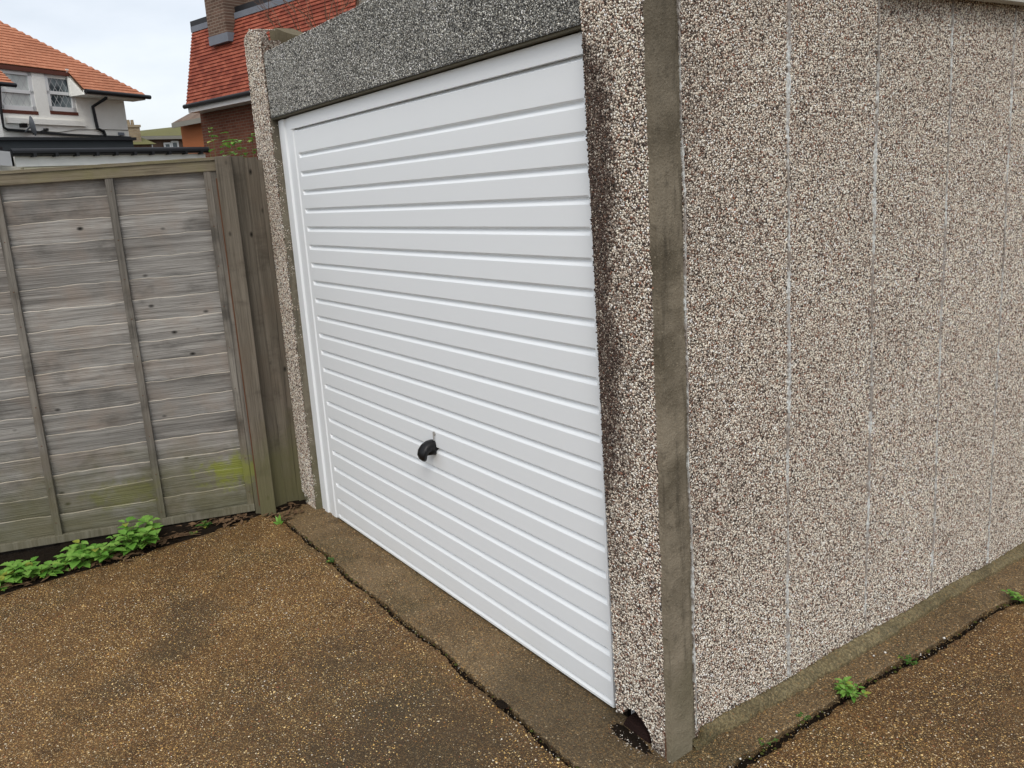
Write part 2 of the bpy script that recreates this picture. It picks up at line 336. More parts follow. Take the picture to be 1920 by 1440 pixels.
# ------------------------------------------------------------------ stone covered surfaces
PW = np.array([(.82, .75, .63), (.72, .61, .50), (.90, .86, .78), (.52, .42, .34), (.32, .22, .17), (.10, .075, .065), (.30, .135, .085), (.52, .46, .39), (.045, .035, .03)])
PWp = np.array([.29, .15, .20, .09, .08, .08, .035, .055, .05]); PWp /= PWp.sum()
PL = np.array([(.40, .39, .37), (.27, .265, .25), (.62, .61, .58), (.12, .12, .11), (.03, .03, .03), (.30, .28, .24), (.85, .84, .80)])
PLp = np.array([.20, .20, .14, .17, .15, .08, .06]); PLp /= PLp.sum()
OCT_V = np.array([(1, 0, 0), (-1, 0, 0), (0, 1, 0), (0, -1, 0), (0, 0, 1), (0, 0, -1)], float)
OCT_F = np.array([(0, 2, 4), (2, 1, 4), (1, 3, 4), (3, 0, 4), (2, 0, 5), (1, 2, 5), (3, 1, 5), (0, 3, 5)])
def rotmats(n):
    q = rng.normal(size=(n, 4)); q /= np.linalg.norm(q, axis=1)[:, None]; a, b, c, d = q.T
    return np.stack([1-2*(c*c+d*d), 2*(b*c-a*d), 2*(b*d+a*c), 2*(b*c+a*d), 1-2*(b*b+d*d), 2*(c*d-a*b), 2*(b*d-a*c), 2*(c*d+a*b), 1-2*(b*b+c*c)], 1).reshape(n, 3, 3)
def vnoise(P, sc, seed=0):
    """cheap smooth value noise on two columns"""
    P = P*sc+seed*17.3; i = np.floor(P).astype(int); f = P-i; f = f*f*(3-2*f)
    def h(a, b): return (np.sin(a*127.1+b*311.7+seed*74.7)*43758.5453) % 1.0
    a = h(i[:, 0], i[:, 1]); b = h(i[:, 0]+1, i[:, 1]); c = h(i[:, 0], i[:, 1]+1); d = h(i[:, 0]+1, i[:, 1]+1)
    return (a*(1-f[:, 0])+b*f[:, 0])*(1-f[:, 1])+(c*(1-f[:, 0])+d*f[:, 0])*f[:, 1]
def grid_pts(a0, a1, b0, b1, step):
    na, nb = max(1, int((a1-a0)/step)), max(1, int((b1-b0)/step))
    A, B = np.meshgrid(a0+(np.arange(na)+.5)*(a1-a0)/na, b0+(np.arange(nb)+.5)*(b1-b0)/nb)
    P = np.stack([A.ravel(), B.ravel()], 1); P += rng.uniform(-.42, .42, P.shape)*step; return P
def stones_mesh(C3, normal, size, cols, flat=.75, sink=.2):
    n = len(C3); sc = size[:, None]*rng.uniform(.65, 1.25, (n, 3))*.5
    V = OCT_V[None]*sc[:, None, :]; R = rotmats(n); V = np.einsum('nij,nkj->nki', R, V)
    nn = np.array(normal, float); V = V-(1-flat)*(V @ nn)[..., None]*nn
    V += (C3-nn*(size*sink)[:, None])[:, None, :]
    F = OCT_F[None]+(np.arange(n)*6)[:, None, None]; return V.reshape(-1, 3), F.reshape(-1, 3), np.repeat(cols, 6, 0)
def tri_mesh(name, parts, mats, parent=None):
    """parts: list of (V, F, cols or None, material index); quads allowed as pairs of triangles"""
    Vs, Fs, Cs, Ms = [], [], [], []; b = 0
    for V, F, c, mi in parts:
        V = np.asarray(V, float); F = np.asarray(F, int); Vs.append(V); Fs.append(F+b); b += len(V); Ms.append(np.full(len(F), mi))
        Cs.append(np.ones((len(V), 3))*.5 if c is None else c)
    V, F, Cc, Mi = map(np.concatenate, (Vs, Fs, Cs, Ms)); me = bpy.data.meshes.new(name)
    me.vertices.add(len(V)); me.vertices.foreach_set('co', V.ravel()); me.loops.add(F.size); me.loops.foreach_set('vertex_index', F.ravel().astype(np.int32))
    me.polygons.add(len(F)); me.polygons.foreach_set('loop_start', (np.arange(len(F))*3).astype(np.int32)); me.polygons.foreach_set('loop_total', np.full(len(F), 3, np.int32))
    for mm in mats: me.materials.append(mm)
    me.polygons.foreach_set('material_index', Mi.astype(np.int32)); me.polygons.foreach_set('use_smooth', (Mi == 1))
    me.update(calc_edges=True)
    at = me.color_attributes.new('col', 'FLOAT_COLOR', 'POINT'); at.data.foreach_set('color', np.concatenate([Cc, np.ones((len(Cc), 1))], 1).ravel())
    return link(bpy.data.objects.new(name, me), parent)
def tri_box(x0, x1, y0, y1, z0, z1):
    V = [(x0, y0, z0), (x1, y0, z0), (x1, y1, z0), (x0, y1, z0), (x0, y0, z1), (x1, y0, z1), (x1, y1, z1), (x0, y1, z1)]
    Q = [(0, 3, 2, 1), (4, 5, 6, 7), (0, 1, 5, 4), (1, 2, 6, 5), (2, 3, 7, 6), (3, 0, 4, 7)]
    return V, [t for q in Q for t in ((q[0], q[1], q[2]), (q[0], q[2], q[3]))]
def tri_prism_xz(poly, y0, y1):
    from mathutils.geometry import tessellate_polygon
    k = len(poly); T = tessellate_polygon([[Vector((p[0], p[1], 0)) for p in poly]])
    V = [(p[0], y0, p[1]) for p in poly]+[(p[0], y1, p[1]) for p in poly]
    F = [tuple(t) for t in T]+[tuple(i+k for i in t)[::-1] for t in T]
    for i in range(k): j = (i+1) % k; F += [(i, j, j+k), (i, j+k, i+k)]
    return V, F
def inside(P, poly):
    r = np.zeros(len(P), bool); k = len(poly)
    for i in range(k):
        (x0, y0), (x1, y1) = poly[i], poly[(i+1) % k]
        c = ((y0 > P[:, 1]) != (y1 > P[:, 1])) & (P[:, 0] < (x1-x0)*(P[:, 1]-y0)/((y1-y0) if y1 != y0 else 1e-9)+x0); r ^= c
    return r
def pick(pal, p, n): return pal[rng.choice(len(pal), n, p=p)]*rng.uniform(.85, 1.15, (n, 1))
def wallcols(P, dirt):
    c = pick(PW, PWp, len(P)); g = vnoise(P, 1.6, 3)*.5+vnoise(P, 6, 5)*.5
    c = c*(1-.20*g[:, None]); c *= np.array([1.17, 1.18, 1.18])
    hit = np.clip((dirt*1.5-rng.random(len(P))*.85)*1.6, 0, 1)          # dirt takes some stones fully and spares others
    c *= 1-hit[:, None]*np.array([.92, .945, .95]); return np.minimum(c, .95)

# ------------------------------------------------------------------ GARAGE
XS, YF, H = 2.452, -0.041, 2.05
def gz(y): return -0.035*max(0.0, y-.2)            # the ground falls away slightly along the side of the garage
garage = empty('garage', (1.2, 0, 0)); tag(garage, 'prefabricated concrete garage with pebbledash walls and a white ribbed door', 'garage')
class GP:                                         # children keep world coordinates
    pass
def gchild(o):
    o.parent = garage; o.matrix_parent_inverse = Matrix.Translation((-1.2, 0, 0)); return o
# right front pillar: shell with a broken hole at the foot, solid core above
hole = [(2.236, .0), (2.240, .045), (2.262, .050), (2.285, .083), (2.316, .092), (2.345, .075), (2.372, .058), (2.384, .020), (2.378, -.012), (2.366, -.06)]
poly = [(2.236, -.06)]+[(2.432, -.06), (2.440, 2.52), (2.236, 2.52)]
outline = [(2.440, -.06), (2.440, 2.52), (2.216, 2.52), (2.226, 1.4), (2.236, .3)]+hole[1:]
V, F_ = tri_prism_xz(outline, YF, -.012)
Vc, Fc = tri_box(2.239, 2.438, -.012, .10, .13, 2.515)
P = grid_pts(2.212, 2.443, -.01, 2.52, .0060); P = P[inside(P, [(2.234, -.02), (2.443, -.02), (2.443, 2.52), (2.213, 2.52), (2.223, 1.4), (2.234, .3)]) & ~inside(P, [(2.22, -.06), (2.22, .042)]+hole[1:])]
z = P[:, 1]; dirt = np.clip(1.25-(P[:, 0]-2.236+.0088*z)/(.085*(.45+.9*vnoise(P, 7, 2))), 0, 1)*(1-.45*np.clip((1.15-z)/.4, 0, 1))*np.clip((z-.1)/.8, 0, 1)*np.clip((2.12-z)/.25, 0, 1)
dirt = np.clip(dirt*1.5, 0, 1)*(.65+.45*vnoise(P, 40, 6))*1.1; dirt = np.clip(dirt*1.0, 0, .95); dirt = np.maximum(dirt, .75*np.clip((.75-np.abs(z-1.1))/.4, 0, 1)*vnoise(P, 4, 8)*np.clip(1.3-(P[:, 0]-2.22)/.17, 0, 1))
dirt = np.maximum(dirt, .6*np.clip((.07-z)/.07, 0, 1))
C3 = np.stack([P[:, 0], np.full(len(P), YF), P[:, 1]], 1); sz = rng.uniform(.0053, .0102, len(P))
st = stones_mesh(C3, (0, -1, 0), sz, wallcols(P, dirt), .65, .05)
Pr = grid_pts(YF, -.012, .05, 2.5, .0072); st2 = stones_mesh(np.stack([2.2375-.0088*Pr[:, 1], Pr[:, 0], Pr[:, 1]], 1), (-1, 0, 0), rng.uniform(.005, .009, len(Pr)), wallcols(Pr, np.full(len(Pr), .7)))
rp = gchild(tri_mesh('pillar', [(V, F_, None, 0), (Vc, Fc, None, 0), (*st, 1), (*st2, 1)], [M['dash'], M['stone']]))
rp['label'] = 'pebbledash front pillar with dark stained inner edge and a broken hole at its foot'
b = MB(); b.add([(2.25, -.03, .0), (2.37, -.034, -.01), (2.375, .06, .0), (2.26, .07, .01), (2.262, -.026, .028), (2.352, -.028, .022), (2.36, .05, .04), (2.27, .06, .05)],
                [(0, 3, 2, 1), (4, 5, 6, 7), (0, 1, 5, 4), (1, 2, 6, 5), (2, 3, 7, 6), (3, 0, 4, 7)])
gchild(b.build('broken_brick', M['redbrick'], bevel=.004))
b = MB(); b.box(2.22, 2.44, .062, .10, -.03, .14); b.box(2.200, 2.2355, .006, .0619, -.03, .12); gchild(b.build('cavity_back', M['soil']))
# smooth concrete corner post on the side, with its stepped edge
def post_mesh(b, x0, x1, y0, y1, z0, z1, step, mi=0):
    """slightly worn arris: many rings"""
    n = 70; vs = []
    for i in range(n+1):
        z_ = z0+(z1-z0)*i/n; j = lambda a: (math.sin(i*1.7+a*9)+math.sin(i*.63+a*3))*.0009+random.uniform(-.0009, .0009)-(random.uniform(0, .003) if random.random() < .08 else 0)
        vs += [(x0, y0+j(1), z_), (x1+j(2), y0+j(1)+.003, z_), (x1+j(3), y1+j(4), z_), (x0, y1+j(4), z_)]
    fs = [(0, 3, 2, 1)]+[tuple(4*n+k for k in range(4))]
    for i in range(n):
        for k in range(4): fs.append((4*i+k, 4*i+(k+1) % 4, 4*i+4+(k+1) % 4, 4*i+4+k))
    b.add(vs, fs, mi)
b = MB(); post_mesh(b, 2.441, 2.460, YF-.002, .046, -.05, 2.54, 0); post_mesh(b, 2.40, 2.444, .046, .074, .02, 2.54, 0)
po = gchild(b.build('corner_post', M['post']))
b = MB(); b.add([(2.4385, YF-.004, -.01), (2.4415, YF-.004, -.01), (2.4425, YF-.0045, .05), (2.440, YF-.004, .085), (2.4385, YF-.0045, .04), (2.4385, YF+.004, -.01), (2.4415, YF+.004, -.01), (2.440, YF+.004, .085)], [(0, 1, 2, 3, 4), (0, 5, 6, 1), (1, 6, 7, 3, 2), (5, 0, 4, 3, 7)]); gchild(b.build('rust_crack', M['rust']))
# side wall panels (each about 0.447 m) with mortar joints
PW_ = .447; y = .074; k = 0
while k < 11:
    y1 = y+PW_; zb = .040+gz((y+y1)/2)*1.15
    box = tri_box(2.36, XS-.008, y+.002, y1-.002, zb-.02, 2.34)
    parts = [(*box, None, 0)]
    if k < 8:
        P = grid_pts(y+.003, y1-.003, -.04, 2.335, .0056); keep = P[:, 1] > (.040+np.minimum(0, -.035*(P[:, 0]-.2)*1.15)+.006*vnoise(P, 20, 1)-.01); P = P[keep]
        dk = np.maximum(0, .38*np.clip(1-(P[:, 0]-.09)/.30, 0, 1)*np.clip((P[:, 1]-.2)/.5, .3, 1)*(.4+.9*vnoise(P, 4, 6)))
        dk = np.maximum(dk, .5*np.clip(1-(P[:, 1]-zb)/.05, 0, 1)*vnoise(P, 30, 2)); dk = np.maximum(dk, .3*np.clip((vnoise(P, 2.1, 9)-.6)/.3, 0, 1))
        C3 = np.stack([np.full(len(P), XS-.008), P[:, 0], P[:, 1]], 1)
        edge = np.minimum(P[:, 0]-y, y1-P[:, 0]); sz = rng.uniform(.0047, .0094, len(P))
        parts.append((*stones_mesh(C3, (1, 0, 0), sz, wallcols(P, dk*.9), .62, .05), 1))
    gchild(tri_mesh('wall_panel', parts, [M['dash'], M['stone']]))
    y = y1; k += 1
mj = NM('pale_joint', .9, .15); nn = mj.noise(9, 5, .75); mj_c = mj.mix(mj.fr(nn, .42, .60), (.30, .27, .24), (.64, .665, .65)); mj.bump(mj.noise(200, 3), .003)
mj_c = mj.mix(mj.math('MULTIPLY', mj.fr(mj.noise(130, 2), .5, .6), .5), mj_c, (.22, .18, .15)); M['joint'] = mj.out(mj_c)
for k in range(0, 9):
    yj = .074+k*PW_; n = 260; vs = []; wd_ = (.0070 if k in (1, 2) else .0052) if k else .0035
    ztop = 2.34; z0 = .042+gz(yj)*1.15
    for i in range(n+1):
        z_ = z0+(ztop-z0)*i/n; c_ = yj+.003*math.sin(z_*5+k*2)+.0025*math.sin(z_*13+k)+random.uniform(-.0015, .0015); w_ = wd_*1.25*random.uniform(.3, 1.3)*(.35+.9*abs(math.sin(z_*3.3+k*1.3)))
        if k == 0: c_ += .003
        vs += [(XS-.012, c_-w_, z_), (XS-.0040+random.uniform(-.0015, .001), c_-w_*.7, z_), (XS-.0040+random.uniform(-.0015, .001), c_+w_*.7, z_), (XS-.012, c_+w_, z_)]
    b = MB(); b.add(vs, [(4*i+q, 4*i+q+1, 4*i+5+q, 4*i+4+q) for i in range(n) for q in range(3)]); gchild(b.build('mortar_joint', M['joint']))
# mortar fillet along the foot of the wall
n = 420; vs = []
for i in range(n+1):
    y_ = .05+5.0*i/n; g = gz(y_); w_ = .002+.006*math.sin(y_*3.1)+.018*min(1, y_)+.005*math.sin(y_*31)*math.sin(y_*7)+random.uniform(-.004, .004)
    top = .038+g*1.15+.004*math.sin(y_*9)+random.uniform(-.004, .004)
    if y_ < .09: top -= .025; 
    vs += [(XS-.014, y_, top-.002), (XS-.002, y_, top), (XS+.006+w_*.6, y_, top*.62+g*.4+.004), (XS+.012+w_, y_, g+.011), (XS+.014+w_, y_, g-.03)]
b = MB(); b.add(vs, [(5*i+q, 5*i+q+1, 5*i+6+q, 5*i+5+q) for i in range(n) for q in range(4)]); gchild(b.build('mortar_fillet', M['fillet']))
# left front pillar
lout = [(-.305, .0), (-.30, .06), (-.252, .075), (-.225, .055), (-.205, .03), (-.19, -.03), (-.071, -.03), (-.071, 2.36), (-.066, 2.45), (-.085, 2.475), (-.11, 2.49), (-.16, 2.50), (-.205, 2.515), (-.255, 2.50), (-.30, 2.485)]
lout = [(a, b_) for a, b_ in lout]
V, F_ = tri_prism_xz(lout, YF, .0); Vc, Fc = tri_box(-.30, -.065, .0, .06, .08, 2.44)
P = grid_pts(-.305, -.064, -.03, 2.515, .0068); P = P[inside(P, lout)]
st = stones_mesh(np.stack([P[:, 0], np.full(len(P), YF), P[:, 1]], 1), (0, -1, 0), rng.uniform(.0065, .0115, len(P)), wallcols(P, .25*vnoise(P, 5, 4)), .65, .05)
Pl = grid_pts(YF, .03, 0.05, 2.08, .0078)
keep = vnoise(Pl, 26, 3)*.6+vnoise(Pl, 90, 5)*.4 > .50+(Pl[:, 0]-YF)*7-.15*np.clip(1-np.abs(Pl[:, 1]-1.4)/.7, 0, 1); Pl = Pl[keep]
st2 = stones_mesh(np.stack([np.full(len(Pl), -.0615), Pl[:, 0], Pl[:, 1]], 1), (1, 0, 0), rng.uniform(.004, .009, len(Pl)), wallcols(Pl, np.full(len(Pl), .2)), .6, .35)
st3 = None
Pt = grid_pts(-.29, -.09, YF, .05, .0085); zt = 2.492+.015*np.sin((Pt[:, 0]+.3)*14); st3 = stones_mesh(np.stack([Pt[:, 0], Pt[:, 1], zt], 1), (0, 0, 1), rng.uniform(.005, .01, len(Pt)), wallcols(Pt, np.full(len(Pt), .3)))
lp = gchild(tri_mesh('pillar', [(V, F_, None, 0), (Vc, Fc, None, 0), (*st, 1), (*st2, 1), (*st3, 1)], [M['dash'], M['stone']]))
lp['label'] = 'narrow pebbledash pillar with ragged rounded top beside the fence'
ms = concrete_smooth('green_reveal_concrete', (.15, .13, .095), (.20, .18, .135)); b = MB(); post_mesh(b, -.20, -.0630, YF+.001, .08, -.03, 2.07, 0); gchild(b.build('door_reveal', ms))
# green streak next to the frame
b = MB(); post_mesh(b, -.064, -.0595, .012, .03, .35, 2.04, 0); gchild(b.build('green_sealant', plain('green_sealant', (.17, .17, .085), .8, .3, 12)))
# lintel
V, F_ = tri_box(-.058, 2.236, YF+.003, .10, 2.068, 2.374)
P = grid_pts(-.056, 2.23, 2.072, 2.378, .0056)
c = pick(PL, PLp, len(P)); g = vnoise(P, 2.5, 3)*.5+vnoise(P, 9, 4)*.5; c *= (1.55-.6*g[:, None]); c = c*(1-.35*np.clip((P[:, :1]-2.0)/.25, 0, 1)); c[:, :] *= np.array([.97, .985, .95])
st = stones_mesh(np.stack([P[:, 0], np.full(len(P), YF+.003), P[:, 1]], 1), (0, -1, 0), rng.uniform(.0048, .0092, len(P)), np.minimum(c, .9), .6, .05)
Pt = grid_pts(-.05, 2.23, YF, .10, .008); st2 = stones_mesh(np.stack([Pt[:, 0], Pt[:, 1], 2.374+.004*vnoise(Pt, 12, 2)], 1), (0, 0, 1), rng.uniform(.005, .010, len(Pt)), pick(PL, PLp, len(Pt))*.8)
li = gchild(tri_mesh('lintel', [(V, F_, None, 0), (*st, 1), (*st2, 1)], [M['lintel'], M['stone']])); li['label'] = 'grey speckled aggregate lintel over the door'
b = MB(); b.box(-.058, 2.236, YF+.008, .10, 2.060, 2.0675); gchild(b.build('lintel_soffit', concrete_smooth('lintel_soffit', (.13, .12, .085), (.18, .16, .11))))
# mortar upstand behind lintel, hollowed top
pts = [(-.06, 2.30), (-.30, 2.30), (-.30, 2.53), (-.22, 2.53)]+[(-.22+.5*t, 2.53-.115*math.sin(t*math.pi/2)) for t in (.15, .3, .45, .6, .8, 1)]+[(.9, 2.41), (.9, 2.30)]
V, F_ = tri_prism_xz(pts, .102, .20); gchild(tri_mesh('roof_upstand', [(V, F_, None, 0)], [M['mortar']]))
# hidden sides, back and roof
b = MB(); b.box(-.30, -.22, .06, 5.05, -.02, 2.30); b.box(-.22, 2.36, 4.97, 5.05, -.20, 2.2); gchild(b.build('rear_wall', M['shade']))
b = MB()
nx = 60
vs = []; fs = []
for j, yy in enumerate((.2, 5.15)):
    for i in range(nx+1):
        vs.append((-.32+(2.86)*i/nx, yy, (2.37-.0*yy)+.012*math.cos(i*math.pi/2)))
for i in range(nx): fs.append((i, i+1, i+nx+2, i+nx+1))
b.add(vs, fs); gchild(b.build('roof', M['sheet']))
b = MB(); b.box(XS+.012, XS+.050, .95, 5.15, 2.152, 2.30); gchild(b.build('verge_board', M['sheet']))
# --- door
door = gchild(empty('garage_door', (1.1, 0, 0))); door.matrix_parent_inverse = Matrix.Translation((-1.2, 0, 0))
def dchild(o): o.parent = door; o.matrix_parent_inverse = Matrix.Translation((-1.1, 0, 0)); return o
def stepped_frame():
    b = MB()
    # jamb profile in (x, y), extruded in z;  mirrored for the right side
    prof = [(-.06, .05), (-.06, -.004), (-.022, -.004), (-.018, -.010), (.020, -.010), (.026, .000), (.062, .000), (.066, -.006), (.112, -.006), (.122, .004), (.122, .05)]
    for sg, off in ((1, .0), (-1, 2.30)):
        vs = [(off+sg*p[0]+(.006 if sg < 0 else 0), p[1]+(.028 if sg < 0 else 0), z_) for z_ in (.0, 2.055) for p in prof]; k = len(prof)
        fs = [(i, (i+1) % k, (i+1) % k+k, i+k) for i in range(k)]+[tuple(range(k))[::-1], tuple(range(k, 2*k))]
        if sg < 0: fs = [tuple(reversed(f)) for f in fs]
        b.add(vs, fs)
    b.box(.1, 2.2, -.008, .05, 1.9985, 2.056); b.box(.1, 2.2, .012, .05, 1.97, 1.9984)
    return b
dchild(stepped_frame().build('door_frame', M['door'], bevel=.0012))
# leaf: ribbed sheet, profile in z; grooves at 88 mm
prof = [(1.994, .003), (1.986, .003)]
prof = [(1.990, .004), (1.984, -.004)]
for k in range(21):
    zc = 1.873-.088*k
    # the flat runs down to the groove: lip turns in, then slopes back out towards the light
    prof += [(zc+.0120, -.004), (zc+.0085, -.001), (zc+.0055, .0080), (zc+.0005, .0090), (zc-.0095, -.001), (zc-.0140, -.004)]
prof += [(.036, -.004), (.031, .004), (.020, -.006), (.012, -.006)]
xs = [.1235, .1275, .156, .166, 2.172, 2.179, 2.187, 2.1885]
vs = []; fs = []
for ix, x_ in enumerate(xs):
    for (z_, d_) in prof:
        if ix in (0, 7): dd = .012
        elif ix in (1, 6): dd = -.004 if z_ > .02 else d_
        elif ix in (2, 5): dd = -.004 if z_ > .02 else d_
        else: dd = d_
        vs.append((x_, dd, z_))
k = len(prof)
for ix in range(len(xs)-1):
    for i in range(k-1): fs.append((ix*k+i, ix*k+i+1, (ix+1)*k+i+1, (ix+1)*k+i))
b = MB(); b.add(vs, fs); b.box(.13, 2.17, .012, .03, .014, 1.99); dl = b.build('door_leaf', M['door'], bevel=0); dchild(dl)
# handle: curved hook lever sticking out of the leaf, its tip turned down
b = MB(); prof = [(.010, .650, .020, .026), (-.008, .651, .021, .028), (-.026, .651, .020, .031), (-.043, .645, .017, .034), (-.055, .632, .0145, .035), (-.060, .616, .013, .033), (-.058, .600, .010, .028), (-.053, .590, .006, .018)]
vs = []; fs = []; sgm = 12
for i, (yy, zz, ht, wx) in enumerate(prof):
    a = prof[max(i-1, 0)]; c_ = prof[min(i+1, len(prof)-1)]; t = Vector((0, c_[0]-a[0], c_[1]-a[1])).normalized(); nrm = Vector((0, -t.z, t.y))
    for q in range(sgm):
        an = 2*math.pi*q/sgm; ca, sa = math.cos(an), math.sin(an); ca = math.copysign(abs(ca)**.7, ca); sa = math.copysign(abs(sa)**.7, sa)
        vs.append(Vector((1.196+ca*wx*.8, yy, .604+(zz-.59)*.85))+nrm*sa*ht*1.15)
for i in range(len(prof)-1):
    for q in range(sgm): fs.append((i*sgm+q, i*sgm+(q+1) % sgm, (i+1)*sgm+(q+1) % sgm, (i+1)*sgm+q))
fs += [tuple(range(sgm))[::-1], tuple((len(prof)-1)*sgm+q for q in range(sgm))]
b.add(vs, fs); 
b.prism([(1.205+.026*math.cos(t*.3927)*(1.0), .652+.040*math.sin(t*.3927)) for t in range(16)], 0, .001) if False else None
b.tube([(1.199, -.003, .641), (1.197, -.012, .641), (1.196, -.036, .641)], [.025, .024, .021], 18)
hd = dchild(b.build('handle', M['black'], smooth=True, bevel=0)); 
b = MB(); b.tube([(1.212, -.0045, .708), (1.212, -.0075, .708)], [.0085, .0078], 16); b.box(1.2105, 1.2135, -.012, -.004, .699, .717); b.obox((1.212, -.010, .707), (1.212, -.010, .680), (.0028, 0, 0), (0, .0012, 0))
dchild(b.build('lock', M['chrome']))
b = MB(); b.box(.10, 2.2, .03, .032, 0, .03); dchild(b.build('rubber_seal', M['black']))

# ------------------------------------------------------------------ GROUND
def yc(x): return -.244+.006*math.sin(x*5.1)+.004*math.sin(x*13+1)-.012*(x-1)
JN = {}
def jit(k_, a=.004):
    if k_ not in JN: JN[k_] = random.uniform(-a, a)
    return JN[k_]
def xcrack(y): return 2.556+.008*math.sin(y*7)+.010*math.sin(y*3+1)+.045*max(0, y)**1.1
def xl(y): return -.20+.03*math.sin(y*4.2)+.018*math.sin(y*11)
b = MB()
sx = [i/260 for i in range(261)]
xs_ = [(-.22+2.79*t) for t in sx]+[2.57+.12*i for i in range(1, 10)]+[4.2, 5.5, 8]
ts = [0, .3, .5]+[.5+.5*(i/120) for i in range(1, 121)]
yb = -8.0; vs = []
for iy, t in enumerate(ts):
    for ix, x_ in enumerate(xs_):
        yt = yc(min(x_, 2.57))-.010-.009*abs(math.sin(x_*9.3+2*math.sin(x_*3)))+(jit(('c', ix), .005) if x_ < 2.57 else 0)
        y_ = yb+(yt-yb)*t; xe = xl(max(y_, -2.6))+jit(('l', iy), .006)
        xx = x_ if ix else xe
        xx = xe+(x_+.22)*(8-xe)/8.22 if x_ < 8 else 8
        s_ = (x_+.22)/2.79
        xx = x_+(xe+.22)*max(0, 1-s_*3)
        zz = 0.0
        if iy == len(ts)-1 and x_ < 2.57: zz = -.004
        if ix == 0: zz = -.005
        vs.append((xx, y_, zz))
w_ = len(xs_); fs = [(j*w_+i, j*w_+i+1, (j+1)*w_+i+1, (j+1)*w_+i) for j in range(len(ts)-1) for i in range(w_-1)]
b.add(vs, fs)
# skirts down into the cracks
j = len(ts)-1; sk = [vs[j*w_+i] for i in range(262)]; b.add(sk+[(p[0], p[1]-.004, -.05) for p in sk], [(i, i+1, i+1+len(sk), i+len(sk)) for i in range(len(sk)-1)][::1])
sk = [vs[q*w_] for q in range(len(ts))]; b.add(sk+[(p[0]+.004, p[1], -.05) for p in sk], [(i, i+len(sk), i+1+len(sk), i+1) for i in range(len(sk)-1)])
# side driveway
ysd = [yc(2.57)-.012+.022*i for i in range(0, 150)]+[3.4, 4, 5, 7, 9]; xo = [0, .01, .05, .12, .25, .5, .9, 1.4, 2.2, 3.4, 5.43]; vs2 = []
for iy, y_ in enumerate(ysd):
    xe = xcrack(y_)+.012+.010*abs(math.sin(y_*6.1+1.5*math.sin(y_*2)))+jit(('s', iy), .006)
    for ix, q in enumerate(xo): vs2.append((xe+q*(8-xe)/5.43, y_, gz(y_)-(.004 if ix == 0 else 0)))
w2 = len(xo); b.add(vs2, [(j*w2+i, j*w2+i+1, (j+1)*w2+i+1, (j+1)*w2+i) for j in range(len(ysd)-1) for i in range(w2-1)])
sk = [vs2[j*w2] for j in range(len(ysd))]; b.add(sk+[(p[0]+.003, p[1], p[2]-.05) for p in sk], [(i, i+1, i+1+len(sk), i+len(sk)) for i in range(len(sk)-1)])
drive = b.build('driveway', M['drive']); tag(drive, kind='structure')
# apron slab in front of the door, turning the corner into a strip along the side wall
b = MB(); vs = []
for ix in range(261):
    x_ = -.21+(2.545+.21)*ix/260; yt = yc(x_)+.006+.005*abs(math.sin(x_*15+1))+jit(('a', ix), .005); 
    for q, t in enumerate((0, .02, .2, .6, 1)): vs.append((x_, yt+(.05-yt)*t, -.003 if q == 0 else .001))
b.add(vs, [(5*i+q, 5*i+5+q, 5*i+6+q, 5*i+1+q) for i in range(260) for q in range(4)])
sk = vs[0::5]; b.add(sk+[(p[0], p[1]+.003, -.05) for p in sk], [(i, i+len(sk), i+len(sk)+1, i+1) for i in range(len(sk)-1)])
vs = []
for iy in range(231):
    y_ = .05+.022*iy; xe = xcrack(y_)-.008-.008*abs(math.sin(y_*5))+jit(('b', iy), .005); g = gz(y_)
    vs += [(2.36, y_, g+.001), (2.50 if xe > 2.52 else xe-.03, y_, g+.001), (xe-.004, y_, g+.001), (xe, y_, g-.003), (xe-.003, y_, g-.05)]
b.add(vs, [(5*i+q, 5*i+q+1, 5*i+6+q, 5*i+5+q) for i in range(230) for q in range(4)])
vs = []
for iy in range(14):
    y_ = yc(2.545)+.006+(.05-yc(2.545)-.006)*iy/13; xe = xcrack(y_)-.006+jit(('b2', iy)); vs += [(2.545, y_, .001), (max(xe, 2.546), y_, -.002), (max(xe, 2.546)-.003, y_, -.05)]
b.add(vs, [(3*i+q, 3*i+q+1, 3*i+4+q, 3*i+3+q) for i in range(13) for q in range(2)])
tag(b.build('pavement', M['slab']), kind='structure')
# soil in the strip below the fence, in the cracks and by the broken pillar foot
b = MB()
for cxy, rr in (((2.315, -.058), (.085, .026)), ((2.27, -.05), (.04, .02)), ((-.24, -.055), (.06, .04)), ((2.45, -.24), (.05, .03)), ((1.93, -.262), (.03, .018))):
    vs = [(cxy[0], cxy[1], .007)]; k = 26
    for a in range(k): q = random.uniform(.75, 1.15); vs.append((cxy[0]+math.cos(a*2*math.pi/k)*rr[0]*q, cxy[1]+math.sin(a*2*math.pi/k)*rr[1]*q, .0015))
    b.add(vs, [(0, 1+a, 1+(a+1) % k) for a in range(k)])
vs = []; NX, NY = 70, 220
for j in range(NY+1):
    y_ = -3.0+3.2*j/NY
    for i in range(NX+1):
        x_ = -1.3+1.25*i/NX; P1 = np.array([[x_, y_]]); h_ = float(vnoise(P1, 7, 1)[0]*.03+vnoise(P1, 25, 2)[0]*.014+vnoise(P1, 70, 3)[0]*.006)
        e_ = (x_+.26)/.3; vs.append((x_, y_, -.012+h_*(.6 if x_ > -.24 else 1)-(.03 if x_ > -.17 else 0)))
b.add(vs, [(j*(NX+1)+i, j*(NX+1)+i+1, (j+1)*(NX+1)+i+1, (j+1)*(NX+1)+i) for j in range(NY) for i in range(NX)])
vs = []
